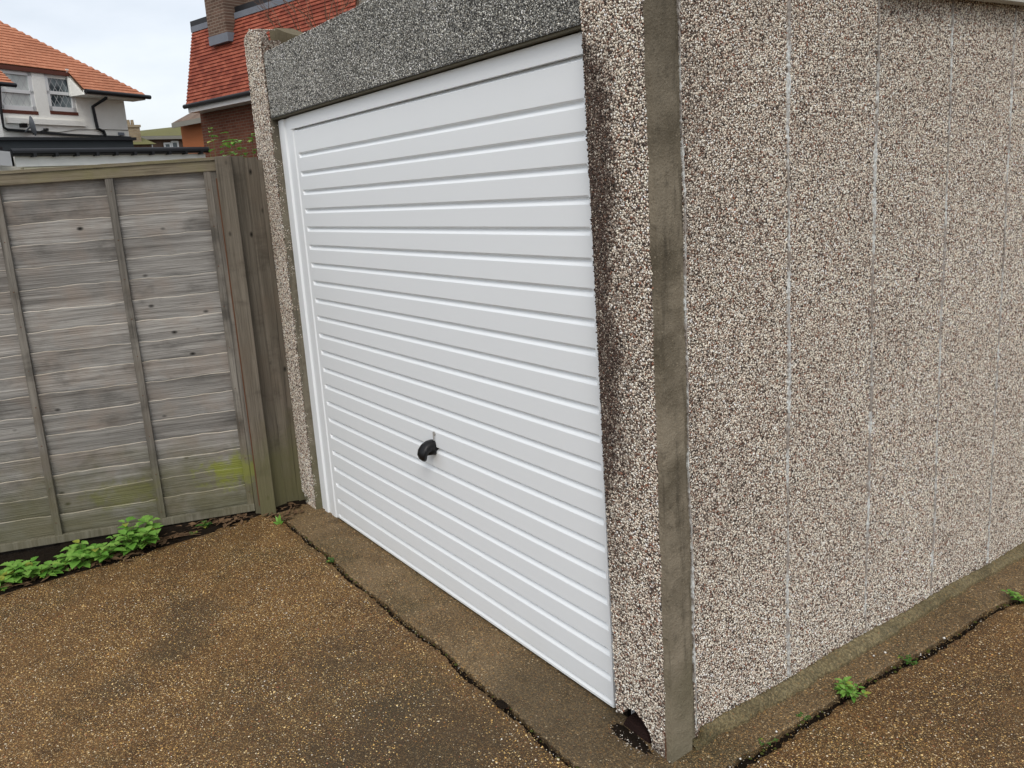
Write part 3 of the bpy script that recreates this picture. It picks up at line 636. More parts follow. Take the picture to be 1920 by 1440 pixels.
for i in range(300):
    x_ = -.25+2.85*i/299; vs += [(x_, yc(x_)-.03, -.024+random.uniform(-.005, .006)), (x_, yc(x_), -.022+random.uniform(-.006, .008)), (x_, yc(x_)+.03, -.024+random.uniform(-.005, .006))]
b.add(vs, [(3*i+q, 3*i+3+q, 3*i+4+q, 3*i+1+q) for i in range(299) for q in range(2)])
vs = []
for i in range(400):
    y_ = -.28+5.3*i/399; x_ = xcrack(y_); g = gz(y_); vs += [(x_-.03, y_, g-.024+random.uniform(-.005, .006)), (x_+.002, y_, g-.022+random.uniform(-.006, .009)), (x_+.035, y_, g-.024+random.uniform(-.005, .006))]
b.add(vs, [(3*i+q, 3*i+q+1, 3*i+4+q, 3*i+3+q) for i in range(399) for q in range(2)])
tag(b.build('soil', M['soil']), kind='structure')
b = MB(); b.add([(-400, -300, -.33), (300, -300, -.33), (300, 400, -.33), (-400, 400, -.33)], [(0, 1, 2, 3)]); tag(b.build('ground', M['earth']), kind='structure')

# loose and half-sunk chippings on the drive, in the cracks and along the edges: uncountable
PG = np.array([(.66, .41, .13), (.84, .62, .28), (.26, .125, .035), (.88, .76, .55), (.20, .11, .05), (.80, .74, .62), (.32, .12, .06), (.12, .08, .05)]); PGp = np.array([.25, .19, .19, .09, .14, .03, .05, .06]); PGp /= PGp.sum()
def groundstones():
    A = grid_pts(-.16, 3.3, -1.9, -.28, .0088); B_ = grid_pts(2.60, 3.6, -.25, 3.4, .0095); Cc = grid_pts(-.05, 2.44, -.205, -.05, .012); D = grid_pts(2.49, 2.55, .05, 3.0, .013)
    A = A[(vnoise(A, 5, 7)*.6+vnoise(A, 17, 8)*.4+rng.uniform(-.3, .3, len(A))) > .42]; B_ = B_[(B_[:, 0] > 2.60+.045*np.maximum(0, B_[:, 1])**1.1) & ((vnoise(B_, 5, 7)+rng.uniform(-.4, .4, len(B_))) > .40)]
    Cc = Cc[rng.random(len(Cc)) < .6]; D = D[rng.random(len(D)) < .5]
    cr = rng.uniform(0, 1, (900, 1)); x_ = -.05+2.6*cr; E1 = np.concatenate([x_, np.array([[yc(float(q))] for q in x_])+rng.normal(0, .012, (900, 1))], 1)
    yy = rng.uniform(-.2, 3.2, (1500, 1)); E2 = np.concatenate([np.array([[xcrack(float(q))] for q in yy])+rng.normal(0.002, .018, (1500, 1)), yy], 1)
    P = np.concatenate([A, B_, Cc, D]); s_ = rng.choice([.0035, .0045, .006, .0085], len(P), p=[.22, .34, .30, .14])*rng.uniform(.9, 1.35, len(P)); s_[-len(D):] *= .8
    z_ = np.where((P[:, 0] > 2.4), -.035*np.maximum(0, P[:, 1]-.2), 0.0); c = pick(PG, PGp, len(P)); st = stones_mesh(np.stack([P[:, 0], P[:, 1], z_], 1), (0, 0, 1), s_, c, .55, .12)
    P = np.concatenate([E1, E2]); s_ = rng.uniform(.002, .0065, len(P)); z_ = np.where((P[:, 0] > 2.4), -.035*np.maximum(0, P[:, 1]-.2), 0.0)-.006
    c = pick(PG, PGp, len(P))*.40; c[rng.random(len(P)) < .04] = (.75, .72, .66); st2 = stones_mesh(np.stack([P[:, 0], P[:, 1], z_], 1), (0, 0, 1), s_, c, .7, .1)
    wq = rng.normal(0, 1, (90, 2))*np.array([.055, .018])+np.array([2.33, -.07]); st4 = stones_mesh(np.concatenate([wq, np.full((90, 1), .004)], 1), (0, 0, 1), rng.uniform(.002, .0065, 90), pick(PW, PWp, 90)*.7, .7, 0)
    wx = [(2.513, .905), (2.525, .955), (2.56, .30), (2.60, 1.2), (2.57, .12)]; P = np.array(wx); st3 = stones_mesh(np.stack([P[:, 0], P[:, 1], -.035*np.maximum(0, P[:, 1]-.2)+.002], 1), (0, 0, 1), np.full(len(P), .011), np.tile([[.82, .8, .75]], (len(P), 1)), .7, 0)
    return [(*st, 1), (*st2, 1), (*st3, 1), (*st4, 1)]
tag(tri_mesh('gravel', groundstones(), [M['stone'], M['stone']]), 'small tan chippings bedded in and scattered over the brown concrete', 'gravel', kind='stuff')
# litter along the fence foot
b = MB()
for i in range(520):
    y_ = random.uniform(-1.9, -.12); x_ = xl(y_)-.02+random.gauss(-.03, .035); a = random.uniform(0, 6.28); L = random.uniform(.008, .03); W = L*random.uniform(.25, .6); z_ = .012+random.uniform(-.006, .012)
    if y_ > -.35: x_ = random.uniform(-.27, -.03); y_ = random.uniform(-.3, -.10); z_ = .012
    d = Vector((math.cos(a), math.sin(a), random.uniform(-.3, .3)))*L; e = Vector((-math.sin(a), math.cos(a), random.uniform(-.3, .3)))*W; p = Vector((x_, y_, z_))
    b.add([p-d, p+e+Vector((0, 0, .003)), p+d, p-e], [(0, 1, 2, 3)])
for i in range(45):
    y_ = random.uniform(-1.8, -.3); x_ = xl(y_)-.04+random.gauss(0, .03); a = random.gauss(1.4, .6); L = random.uniform(.04, .16); p = Vector((x_, y_, .018)); d = Vector((math.cos(a), math.sin(a), random.uniform(-.05, .1)))*L
    b.tube([p, p+d*.5+Vector((0, 0, .004)), p+d], [.0018, .0015, .0008], 5)
tag(b.build('leaf_litter', M['litter']), 'dead leaves and twigs along the foot of the fence', 'leaf litter', kind='stuff')

# ------------------------------------------------------------------ FENCE (local x runs from the garage end towards the street)
FA = Vector((-.27, -.31, 0)); FB = Vector((-.72, -1.60, 0)); fd = (FB-FA).normalized(); fn = Vector((-fd.y, fd.x, 0))
if fn.x < 0: fn = -fn
# local frame: X along fence (towards the street), Y = away from viewer, Z up
FM = Matrix(((fd.x, -fn.x, 0, FA.x), (fd.y, -fn.y, 0, FA.y), (0, 0, 1, 0), (0, 0, 0, 1)))
if FM.to_3x3().determinant() < 0: pass
def fence_panel(M4, label, L=1.83):
    root = empty('garden_fence', mat=M4); tag(root, label, 'fence panel')
    b = MB(); n = 17; z0 = .045; z1 = 1.845; pit = (z1-z0)/n
    for i in range(n):
        zb = z0+pit*i-.012; zt = zb+pit+.030; ph = random.uniform(0, 50); sg = 60; vs = []; amp = .0026; r_ = random.random()
        for q in range(sg+1):
            s_ = .0+L*q/sg; wv = amp*(math.sin(s_*6+ph)+.6*math.sin(s_*17+ph*2)+.5*math.sin(s_*41+ph))+random.uniform(-.0012, .0012)
            bow = .002*math.sin(s_*3+ph)
            if i == n-1: wv = 0
            yt = -.014+bow; yb_ = .007+bow; th = .0095
            vs += [(s_, yb_, zb), (s_, yt, zt+wv-.002), (s_, yt+.002, zt+wv), (s_, yt+th, zt+wv), (s_, yb_+th, zb)]
        fs = [(5*q+a, 5*q+(a+1) % 5, 5*q+5+(a+1) % 5, 5*q+5+a) for q in range(sg) for a in range(5)]+[(0, 1, 2, 3, 4), tuple(5*sg+a for a in (4, 3, 2, 1, 0))]
        b.add(vs, [tuple(reversed(f)) for f in fs], 0, r_)
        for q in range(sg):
            for a in (1, 2): b.mi[-(sg*5+2)+5*q+a] = 1  # upper edge faces get the wood with the highlight coloured in
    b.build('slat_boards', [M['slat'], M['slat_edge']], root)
    for s_, wd_ in ((.018, .036), (.475, .036), (.985, .036), (1.44, .036), (L-.02, .036)):
        b = MB(); lean = random.uniform(-.004, .004); b.obox((s_, -.024, .03), (s_+lean, -.024, 1.84), (wd_/2, 0, 0), (0, .010, 0)); b.build('batten', M['batten'], root, bevel=.002)
    b = MB()
    for s_ in (.018, .475, .985, 1.44):
        for q in range(9): z_ = .12+.205*q+random.uniform(-.02, .02); b.tube([(s_+random.uniform(-.006, .006), -.033, z_), (s_, -.0352, z_)], [.0026, .0022], 7)
    tag(b.build('nail_heads', M['rust'], root), kind='stuff')
    b = MB(); b.box(-.035, -.001, -.030, .02, .0, 1.865); b.build('end_batten', M['batten'], root, bevel=.002)
    b = MB(); b.obox((-.03, -.026, 1.863), (L, -.026, 1.863), (0, .012, 0), (0, 0, .026)); b.build('top_rail', M['rail'], root, bevel=.002)
    b = MB(); vs = []
    for q in range(41):
        s_ = -.045+(L+.06)*q/40; e = random.uniform(-.0015, .0015); vs += [(s_, -.046+e, 1.890), (s_, -.045+e, 1.905+e), (s_, .022, 1.908), (s_, .022, 1.892)]
    b.add(vs, [(4*q+a, 4*q+4+a, 4*q+4+(a+1) % 4, 4*q+(a+1) % 4) for q in range(40) for a in range(4)]+[(0, 1, 2, 3), (160, 163, 162, 161)]); b.build('capping_strip', M['rail'], root)
    b = MB(); b.obox((0, -.026, .045), (L, -.026, .045), (0, .011, 0), (0, 0, .020)); b.build('bottom_rail', M['batten'], root, bevel=.002)
    return root
fence_panel(FM, 'weathered grey overlapping-board fence panel with upright battens beside the driveway')
# post and filler boards
pr = empty('fence_post', (-.215, -.255, 0)); tag(pr, 'square weathered timber post between the grey panel and the brown upright boards', 'fence post')
b = MB(); b.box(-.036, .036, -.040, .040, -.02, 1.905); o = b.build('post_shaft', M['board'], pr, bevel=.004); o.rotation_euler.z = -.33
b = MB(); b.box(-.004, .003, -.047, -.041, .05, 1.80); o = b.build('rust_strip', M['rust'], pr); o.rotation_euler.z = -.33
moss = MB()
for i in range(110):
    if i < 45: x_ = random.uniform(0, 2.45); p = Vector((x_, yc(x_)+random.gauss(.004, .007), -.006))
    else: y_ = random.uniform(-.1, 2.6); p = Vector((xcrack(y_)+random.gauss(-.003, .009), y_, gz(y_)-.006))
    r_ = random.uniform(.003, .008); k = 6
    vs = [p+Vector((0, 0, r_*.7))]+[p+Vector((math.cos(a*1.047)*r_*random.uniform(.7, 1.3), math.sin(a*1.047)*r_*random.uniform(.7, 1.3), 0)) for a in range(k)]
    moss.add(vs, [(0, 1+a, 1+(a+1) % k) for a in range(k)])
tag(moss.build('moss', plain('moss', (.075, .085, .02), .95, .4, 200, .1, .003)), 'dull green moss tufts growing in the cracks around the garage slab', 'moss', kind='stuff')
fr_ = empty('board_fence', (-.25, -.12, 0)); tag(fr_, 'narrow run of brown upright boards closing the gap beside the garage pillar', 'fence')
for i, (y_, w_, zt, x_) in enumerate(((-.176, .070, 1.905, .002), (-.104, .074, 1.895, -.004), (-.036, .062, 1.88, .001))):
    b = MB(); n = 24; vs = []
    for q in range(n+1):
        z_ = -.01+(zt+.01)*q/n; e = .0012*math.sin(q*1.3+i)+random.uniform(-.0006, .0006); vs += [(x_+.009, y_+.12-w_/2+e, z_), (x_+.009, y_+.12+w_/2+e, z_), (x_-.009, y_+.12+w_/2, z_), (x_-.009, y_+.12-w_/2, z_)]
    b.add(vs, [(4*q+a, 4*q+(a+1) % 4, 4*q+4+(a+1) % 4, 4*q+4+a) for q in range(n) for a in range(4)]+[(3, 2, 1, 0), (4*n, 4*n+1, 4*n+2, 4*n+3)]); b.build('upright_board', M['board'], fr_)
# ------------------------------------------------------------------ PLANTS
def leaf(b, p, d, up, L, W, serr=.12, seed=0):
    d = Vector(d).normalized(); up = Vector(up); sd = d.cross(up).normalized(); nr = sd.cross(d).normalized(); n = 9; vs = [p]; left = []; right = []; mid = []
    for i in range(n+1):
        t = i/n; w = W*(math.sin(math.pi*min(1, t*1.02)**.62)**.8 if 0 < t < 1 else (0.12 if t == 0 else .02)); w *= 1+serr*(1 if i % 2 else -1); back = -.12*L*math.exp(-t*9)
        c = Vector(p)+d*(L*t)-nr*(L*.22*t*t); mid.append(c); left.append(c+sd*w*.5+nr*w*.16+d*back); right.append(c-sd*w*.5+nr*w*.16+d*back)
    vs = mid+left+right; k = n+1; fs = [(i, i+1, k+i+1, k+i) for i in range(n)]+[(i+1, i, 2*k+i, 2*k+i+1) for i in range(n)]; b.add(vs, fs, 0)
def weed(name, x, y, z, h, n_st, L, spread, label, group=None, mat='leaf', whorls=3, cat='plant', narrow=.85):
    root = empty(name, (x, y, z)); tag(root, label, cat, group); fl = MB(); stm = MB()
    for s_ in range(n_st):
        a = random.uniform(0, 6.28); r_ = spread*math.sqrt(random.random()); bx, by = r_*math.cos(a), r_*math.sin(a); hh = h*random.uniform(.45, 1)*(1-.3*r_/max(spread, .001)); ln = Vector((bx*.95+random.gauss(0, .010), by*.95+random.gauss(0, .010), hh))
        base = Vector((bx*.12, by*.12, -.004)); stm.tube([base, base+ln*.5+Vector((random.gauss(0, .004), 0, 0)), base+ln], [.0022, .0018, .0012], 5); ph = random.uniform(0, 3.14)
        for k in range(whorls):
            t = .35+.65*k/max(1, whorls-1) if whorls > 1 else 1; p = base+ln*t
            for q in range(2 if k < whorls-1 else 4):
                an = ph+k*1.57+q*(math.pi if k < whorls-1 else math.pi/2)+random.gauss(0, .25); el = random.uniform(.0, .5); l_ = L*random.uniform(.65, 1.15)*(1 if k < whorls-1 else .75)
                d = Vector((math.cos(an)*math.cos(el), math.sin(an)*math.cos(el), math.sin(el))); pet = p+d*l_*.35; stm.tube([p, pet], [.001, .0008], 4); leaf(fl, pet, d, Vector((0, 0, 1)), l_, l_*narrow)
    fl.build('foliage', M[mat], root, smooth=True); stm.build('stem', M['stem'], root); return root
weed('weed', -.235, -.93, .0, .165, 15, .056, .095, 'largest bright green leafy weed against the fence, standing tallest of the row', 'leafy weeds along the fence')
weed('weed', -.225, -1.10, .0, .10, 8, .050, .065, 'bright green weed just left of the tallest one, round leaves drooping over the concrete', 'leafy weeds along the fence')
weed('weed', -.255, -1.20, .0, .12, 10, .055, .075, 'pale green weed under the foot of the second fence batten', 'leafy weeds along the fence')
weed('weed', -.245, -1.33, .0, .085, 9, .050, .075, 'low spreading green weed in the row, left of the fence batten foot', 'leafy weeds along the fence')
weed('weed', -.265, -1.46, .0, .10, 10, .056, .08, 'broad leaved green weed at the left edge of the photo', 'leafy weeds along the fence')
weed('weed', -.30, -1.60, .0, .10, 9, .055, .08, 'green weed cut by the left edge of the photo', 'leafy weeds along the fence')
weed('seedling', -.235, -1.52, .0, .03, 6, .018, .05, 'tiny seedlings low on the concrete edge at far left', None, 'leafd', 2)
weed('seedling', -.255, -.585, .008, .04, 7, .020, .03, 'small dark green seedling at the fence foot, between the batten and the post', None, 'leafd', 2)
weed('seedling', -.22, -.665, .005, .022, 4, .014, .02, 'tiny green sprig lying on the litter beside the fence seedling', None, 'leafd', 2)
# pointed leaf weed at the corner of the crack
r0 = empty('weed', (-.03, -.262, 0)); tag(r0, 'upright pointed-leaf weed at the corner where the crack starts', 'plant'); fl = MB()
for d, L in (((.25, -.12, .9), .060), ((-.25, -.3, .75), .050), ((.1, -.5, .35), .045), ((.5, .1, .5), .035)): leaf(fl, Vector((0, 0, -.005)), d, Vector((.5, -.5, .5)), L, L*.38, .05)
fl.build('foliage', M['leaf'], r0, smooth=True)
weed('seedling', .565, -.243, -.006, .020, 4, .013, .015, 'tiny green seedling growing in the crack in front of the door', None, 'leafd', 2)
weed('weed', 2.585, .625, -.012, .050, 9, .030, .035, 'bright green weed growing in the crack beside the side wall, nearest the corner', None, 'leaf', 2, narrow=.55)
weed('seedling', 2.60, .97, -.03, .022, 4, .012, .02, 'small sprig in the side crack, between the two larger weeds', None, 'leafd', 2)
weed('weed', 2.655, 1.70, -.055, .05, 8, .028, .035, 'green weed in the side crack at the right edge of the photo', None, 'leaf', 2, narrow=.6)
weed('seedling', 2.572, .43, -.012, .015, 3, .010, .015, 'tiny seedling in the side crack just in front of the nearest weed', None, 'leafd', 2)
weed('seedling', 2.562, .235, -.006, .016, 3, .010, .015, 'tiny seedling in the side crack closest to the corner post', None, 'leafd', 2)

# ------------------------------------------------------------------ BACKGROUND HOUSES
def rows_roof(name, mat, M4, parent, gauge, T, left, right, th=.03):
    """M4: local x along eave, y up slope, z outward"""
    b = MB(); n = int(T/gauge)
    for i in range(n):
        t0 = i*gauge; t1 = t0+gauge+.01; a, c_ = left(t0+gauge*.5), right(t0+gauge*.5)
        if c_-a < .05: continue
        b.add([(a, t0, 0), (c_, t0, 0), (c_, t1, -.01), (a, t1, -.01), (a, t0, th), (c_, t0, th), (c_, t1, .006), (a, t1, .006)],
              [(0, 3, 2, 1), (4, 5, 6, 7), (0, 1, 5, 4), (1, 2, 6, 5), (2, 3, 7, 6), (3, 0, 4, 7)])
    o = b.build(name, mat, None); o.parent = parent; o.matrix_local = M4; return o
def slopeM(z0, n0, ang):      # in the facade frame (s, z, n)
    return Matrix(((1, 0, 0, 0), (0, math.sin(ang), math.cos(ang), z0), (0, -math.cos(ang), math.sin(ang), n0), (0, 0, 0, 1)))
# --- white house
vp = hdir(1470, 325); WH = Frame(242, 250, 26.0, (vp[0], vp[1])); wh = empty('white_house', mat=WH.matrix()); tag(wh, 'white rendered house with orange tiled roof and leaded windows', 'house')
A = WH.at
zE = A(232, 185)[1]+.05; sR = A(236, 215)[0]; sL = A(-420, 215)[0]
zU = A(75, 128)[1]
w1 = [A(8, 128), A(72, 216)]; 
def win(c_tl, c_tr, c_br, c_bl, deep, panes, nm='window'):
    s0 = (c_tl[0]+c_bl[0])/2; s1 = (c_tr[0]+c_br[0])/2; z1 = (c_tl[1]+c_tr[1])/2; z0 = (c_bl[1]+c_br[1])/2; return s0, s1, z0, z1
W = [win(A(-12, 127), A(59, 133), A(70, 215), A(4, 212), 0, 0), win(A(81, 134), A(133, 138), A(147, 216), A(95, 215), 0, 0)]
b = MB()       # wall with openings cut: strips
segs = sorted(W); x_ = sL; ztop = zU-.02; sB = A(140, 150)[0]
for (s0, s1, z0, z1) in segs:
    b.box(x_, s0, 0, ztop, -.25, 0); b.box(s0, s1, 0, z0, -.25, 0); b.box(s0, s1, z1, ztop, -.25, 0); x_ = s1
b.box(x_, sB, 0, ztop, -.25, 0); b.box(sB, sR, 0, zE, -.25, 0); b.box(sL, sR, 0, zE, -6.2, -6); b.box(sR-.25, sR, 0, zE, -6, -.25)
b.build('wall', M['wall_white'], wh)
for wi, (s0, s1, z0, z1) in enumerate(segs):
    b = MB(); t = .11; zm = z0+(z1-z0)*.45+.03
    for (a, c_, d_, e_) in ((s0, s0+t, z0+.09, z1), (s1-t, s1, z0+.09, z1), (s0, s1, z0+.09, z0+.09+t), (s0, s1, z1-t, z1), (s0, s1, zm, zm+.08)): b.box(a, c_, d_, e_, -.07, -.015)
    f = b.build('window', M['upvc'], wh)
    b = MB(); b.box(s0+t, s1-t, z0+.1, zm, -.06, -.05); b.box(s0+t, s1-t, zm+.08, z1-t, -.06, -.05); b.build('pane', M['curtain'] if wi == 0 else M['glass'], f)
    b = MB(); b.box(s0, s1+.01, z0, z0+.085, -.14, .012); b.box(s1-.010, s1+.0, z0+.09, z1, -.088, -.02); b.build('sill', M['sillred'], f)
q0, q1 = A(10, 226), A(158, 233); b = MB(); b.box(q0[0], q1[0], q0[1]-.06, q0[1]+.07, .0, .07); b.build('sill_band', M['wall_white'], wh)
ang = math.radians(47); n_lo, ze = .50, A(215, 173, .5)[1]
sl_ = WH.slope
s_end, _ = sl_(270, 174, ze, n_lo, ang); s_h, t_h = sl_(0, 40, ze, n_lo, ang); s_a, _t = sl_(157, 166, ze, n_lo, ang); _, t_u = sl_(80, 122, ze, n_lo, ang)
T = t_h*1.35; hip = lambda t: s_end+(s_h-s_end)*t/t_h
MR = slopeM(ze, n_lo, ang)
rows_roof('roof', M['tile_o'], MR, wh, .115, T, lambda t: s_a if t < t_u-.12 else sL, hip, .022)
# the rest of the roof: underlay block and hip side
b = MB(); p = lambda s_, t: (s_, ze+t*math.sin(ang)-.05, n_lo-t*math.cos(ang)-.05)
e0, e1, t0, t1 = p(s_end, 0), p(s_end, 0), p(hip(T), T), p(sL, T); back = -6.7
b.add([p(s_end, 0), p(hip(T), T), (s_end, ze-.03, back), (sL, ze-.03, back), p(sL, T), p(sL, t_u), p(s_a, t_u), p(s_a, 0)], [(0, 2, 1), (1, 2, 3, 4), (0, 1, 4, 5, 6, 7)]); b.build('roof_core', M['tile_b'], wh)
b = MB(); zl = ze-.03; b.box(s_a, s_end-.03, zl-.10, zl+.02, n_lo-.06, n_lo-.03); b.box(s_a, s_end-.03, zl-.10, zl-.07, 0, n_lo-.06)
nu = n_lo-t_u*math.cos(ang); zu = ze+t_u*math.sin(ang)-.04; b.box(sL, s_a-.05, zu-.27, zu-.19, nu-.05, nu+.03); b.box(sL, s_a-.05, zu-.16, zu-.13, -.02, nu-.05)
b.prism([(s_a-.05, zu), (s_a+.03, zu), (s_a+.03, zl-.1), (s_a-.05, zl-.1)], 0, .03)
b.build('fascia', M['fascia'], wh)
# cheek between the two eaves
b = MB(); vs = [(s_a-.02, zu-.12, 0.01), (s_a-.02, zu-.12, nu), (s_a-.02, zl-.1, n_lo-.03), (s_a-.02, zl-.1, .01), (s_a+.02, zu-.12, .01), (s_a+.02, zu-.12, nu), (s_a+.02, zl-.1, n_lo-.03), (s_a+.02, zl-.1, .01)]
b.add(vs, [(0, 1, 2, 3), (7, 6, 5, 4), (0, 4, 5, 1), (1, 5, 6, 2), (2, 6, 7, 3), (3, 7, 4, 0)]); b.build('eaves_cheek', M['fascia'], wh)
b = MB(); b.box(sL, s_a+.04, zu-.19, zu-.09, nu+.0, nu+.12); b.build('eaves_batten', M['sillred'], wh)
b = MB(); b.tube([(s_a, zl-.02, n_lo+.03), (s_end+.1, zl-.02, n_lo+.03)], .06, 10); b.build('gutter', M['gutter'], wh)
pp = [(198, 174, .45), (199, 184, .42), (174, 200, .06), (183, 241, .06), (194, 246, .06), (199, 258, .06)]
b = MB(); b.tube([(*A(a, c_, o_), o_) for a, c_, o_ in pp], .045, 8); b.build('downpipe', M['gutter'], wh)
pp = [(-2, 150), (1, 200), (6, 238), (14, 243), (60, 247), (130, 253), (245, 258)]; b = MB(); b.tube([(*A(a, c_, .05), .05) for a, c_ in pp], .035, 6); b.build('wall_pipe', M['gutter'], wh)
b = MB(); b.tube([(*A(a, c_, .012), .012) for a, c_ in ((85, 246), (110, 248), (145, 243), (178, 243), (210, 243), (240, 244))], .010, 5); b.build('cable', M['wall_grey'], wh)
q = A(228, 251, .04); b = MB(); b.box(q[0]-.1, q[0]+.1, q[1]-.04, q[1]+.04, 0, .05); b.build('vent', M['lead'], wh)
q = A(86, 243, .04); b = MB(); b.box(q[0]-.05, q[0]+.05, q[1]-.03, q[1]+.03, 0, .08); b.tube([(q[0], q[1], .05), (q[0]-.2, q[1]-.06, .05)], .012, 6); b.build('wall_bracket', M['gutter'], wh)
# dish
dr = A(62, 236, .35); b = MB(); vs = [(0, 0, 0)]; ax = Vector((.86, .12, .5)).normalized(); e1_ = ax.orthogonal().normalized(); e2_ = ax.cross(e1_); c0 = Vector((dr[0], dr[1], .35)); vs = [c0-ax*.06]
for rr, dp in ((.12, -.045), (.24, 0.0)):
    for q in range(20): an = q*math.pi/10; vs.append(c0+(e1_*math.cos(an)+e2_*math.sin(an)*1.0)*rr+ax*dp)
b.add(vs, [(0, 1+q, 1+(q+1) % 20) for q in range(20)]+[(1+q, 21+q, 21+(q+1) % 20, 1+(q+1) % 20) for q in range(20)])
b.tube([c0-ax*.05, c0-Vector((.0, .12, .30))], .02, 6)
dish = b.build('satellite_dish', M['lead'], wh); sm = dish.modifiers.new('solid', 'SOLIDIFY'); sm.thickness = .01
b = MB(); b.tube([c0-ax*.04-Vector((0, .2, 0)), c0+ax*.30-Vector((0, .12, 0))], .015, 6); b.box(dr[0]-.36, dr[0]-.2, dr[1]-.05, dr[1]+.05, .30, .40); b.build('dish_arm', M['black'], dish)
# small tiled porch roof at the left edge, nearer than the wall
a1 = math.radians(42); nz_, ne = A(12, 156, 1.5)[1], 1.5; se, _ = sl_(24, 156, nz_, ne, a1)[0], 0
hs, ht = sl_(0, 133, nz_, ne, a1); rows_roof('porch_roof', M['tile_o'], slopeM(nz_, ne, a1), wh, .10, 1.1, lambda t: se-4, lambda t: se+(hs-se)*t/ht)
b = MB(); b.tube([(se-4, nz_-.03, ne+.02), (se+.03, nz_-.03, ne+.02)], .05, 8); b.build('gutter', M['gutter'], wh)
b = MB(); b.box(se-4, se-.28, 0, nz_-.06, .0, ne-.25); b.build('porch_wall', M['wall_white'], wh)

# --- flat-roofed extension in front of it
vp = hdir(1900, 262); EX = Frame(385, 284, 20.0, (vp[0], vp[1])); ex = empty('flat_roofed_extension', mat=EX.matrix()); tag(ex, 'low white extension with black flat roof and dark parapet just behind the fence', 'extension')
A = EX.at; g0, g1 = A(36, 286), A(385, 280); sL = A(-250, 290)[0]; zg = g1[1]
b = MB(); b.box(sL, g1[0]-.15, 0, zg-.25, -5, -.3); b.build('wall', M['wall_white'], ex)
b = MB(); b.box(g0[0], g1[0], zg-.03, zg+.055, -5, .03); b.build('flat_roof', M['gutter'], ex)
b = MB(); b.tube([(g0[0]-.2, zg-.02, .09), (g1[0]+.02, zg-.02, .09)], .065, 10); 
for q in range(10): s_ = g0[0]+(g1[0]-g0[0])*(q+.5)/10; b.box(s_-.03, s_+.03, zg-.11, zg-.02, .02, .15)
b.build('gutter', M['gutter'], ex)
b = MB(); b.box(g0[0]-.1, g1[0]-.02, zg-.28, zg-.09, -.05, .0); b.build('fascia', M['fascia'], ex)
b = MB(); b.box(g0[0]+.05, A(175, 300)[0], zg-.40, zg-.29, -.15, -.02); b.build('lower_board', M['cream'], ex)
# parapet upstand of the taller part
pz0, pz1 = zg+.06, A(245, 258, -1.0)[1]; pr_ = A(250, 270, -1.0)[0]
b = MB(); b.box(sL, pr_, pz0, pz1-.06, -4.6, -1.0); b.build('parapet', M['felt'], ex)
b = MB(); b.box(sL, pr_+.06, pz1-.06, pz1, -4.7, -.94); b.build('parapet_cap', M['gutter'], ex)
b = MB()
for q in range(26):
    s_ = sL+.3+(pr_-sL-.6)*q/26; 
    if s_ < pr_-3.0+3: b.box(s_, s_+.42*random.uniform(.6, 1), pz1+.001, pz1+.035+random.uniform(0, .05), -2.2, -2.15)
b.build('lead_strip', M['lead'], ex)
# box fascia to the left, turning towards the viewer
q0, q1 = A(-60, 292, .5), A(38, 283, .5); b = MB(); zt = A(38, 283, .3)[1]
b.add([(q1[0], zt, .15), (q1[0], zt-.26, .15), (sL, zt-.26, 2.0), (sL, zt, 2.0), (q1[0], zt, -.3), (q1[0], zt-.26, -.3), (sL, zt-.26, -.3), (sL, zt, -.3)], [(0, 3, 2, 1), (0, 1, 5, 4), (4, 7, 3, 0), (1, 2, 6, 5), (4, 5, 6, 7), (2, 3, 7, 6)]); b.build('box_fascia', M['upvc'], ex)
b = MB(); b.add([(q1[0]-.1, zt+.09, .10), (q1[0]-.1, zt+.003, .10), (sL, zt+.003, 1.9), (sL, zt+.09, 1.9), (q1[0]-.1, zt+.09, -.3), (q1[0]-.1, zt+.003, -.3), (sL, zt+.003, -.3), (sL, zt+.09, -.3)], [(0, 3, 2, 1), (0, 1, 5, 4), (4, 7, 3, 0), (1, 2, 6, 5), (4, 5, 6, 7), (2, 3, 7, 6)]); b.build('roof_edge', M['gutter'], ex)

# --- brick house with mansard roof
vp = hdir(-995, 520); sd = (-vp[0], -vp[1]); BH = Frame(350, 195, 24.0, sd); bh = empty('brick_house', mat=BH.matrix()); tag(bh, 'brown brick house with steep red tiled mansard roof and a chimney', 'house')
A = BH.at; ov = .45                    # facade frame lies at the eaves line; wall set back by ov
ze = A(352, 196)[1]; ang = math.radians(72); s0 = A(350, 195)[0]; sE = A(648, 100)[0]
sT, tT = BH.slope(362, 50, ze, 0, ang); T = tT; lf = lambda t: s0+(sT-s0)*t/tT
rows_roof('roof', M['tile_r'], slopeM(ze, 0, ang), bh, .098, T, lf, lambda t: sE, .035)
zT = ze+T*math.sin(ang); nT = -T*math.cos(ang)
b = MB(); b.add([(s0, ze, -.04), (sE, ze, -.04), (sE, zT, nT-.04), (sT, zT, nT-.04), (s0, ze, -8), (sE, ze, -8), (sE, zT, -7.5), (sT, zT, -7.5)], [(0, 1, 2, 3), (3, 2, 6, 7), (0, 3, 7, 4), (1, 5, 6, 2), (4, 7, 6, 5)]); b.build('roof_core', M['tile_b'], bh)
b = MB(); b.box(sT-.03, sE, zT-.02, zT+.13, nT-.6, nT+.06); b.build('roof_edge', M['gutter'], bh)
b = MB(); b.box(sT+.02, sE, zT-.17, zT-.021, nT-.02, nT+.10); b.build('lead_band', M['lead'], bh)
b = MB(); b.tube([(s0-.05, ze-.05, .05), (sE, ze-.05, .05)], .06, 10); b.build('gutter', M['gutter'], bh)
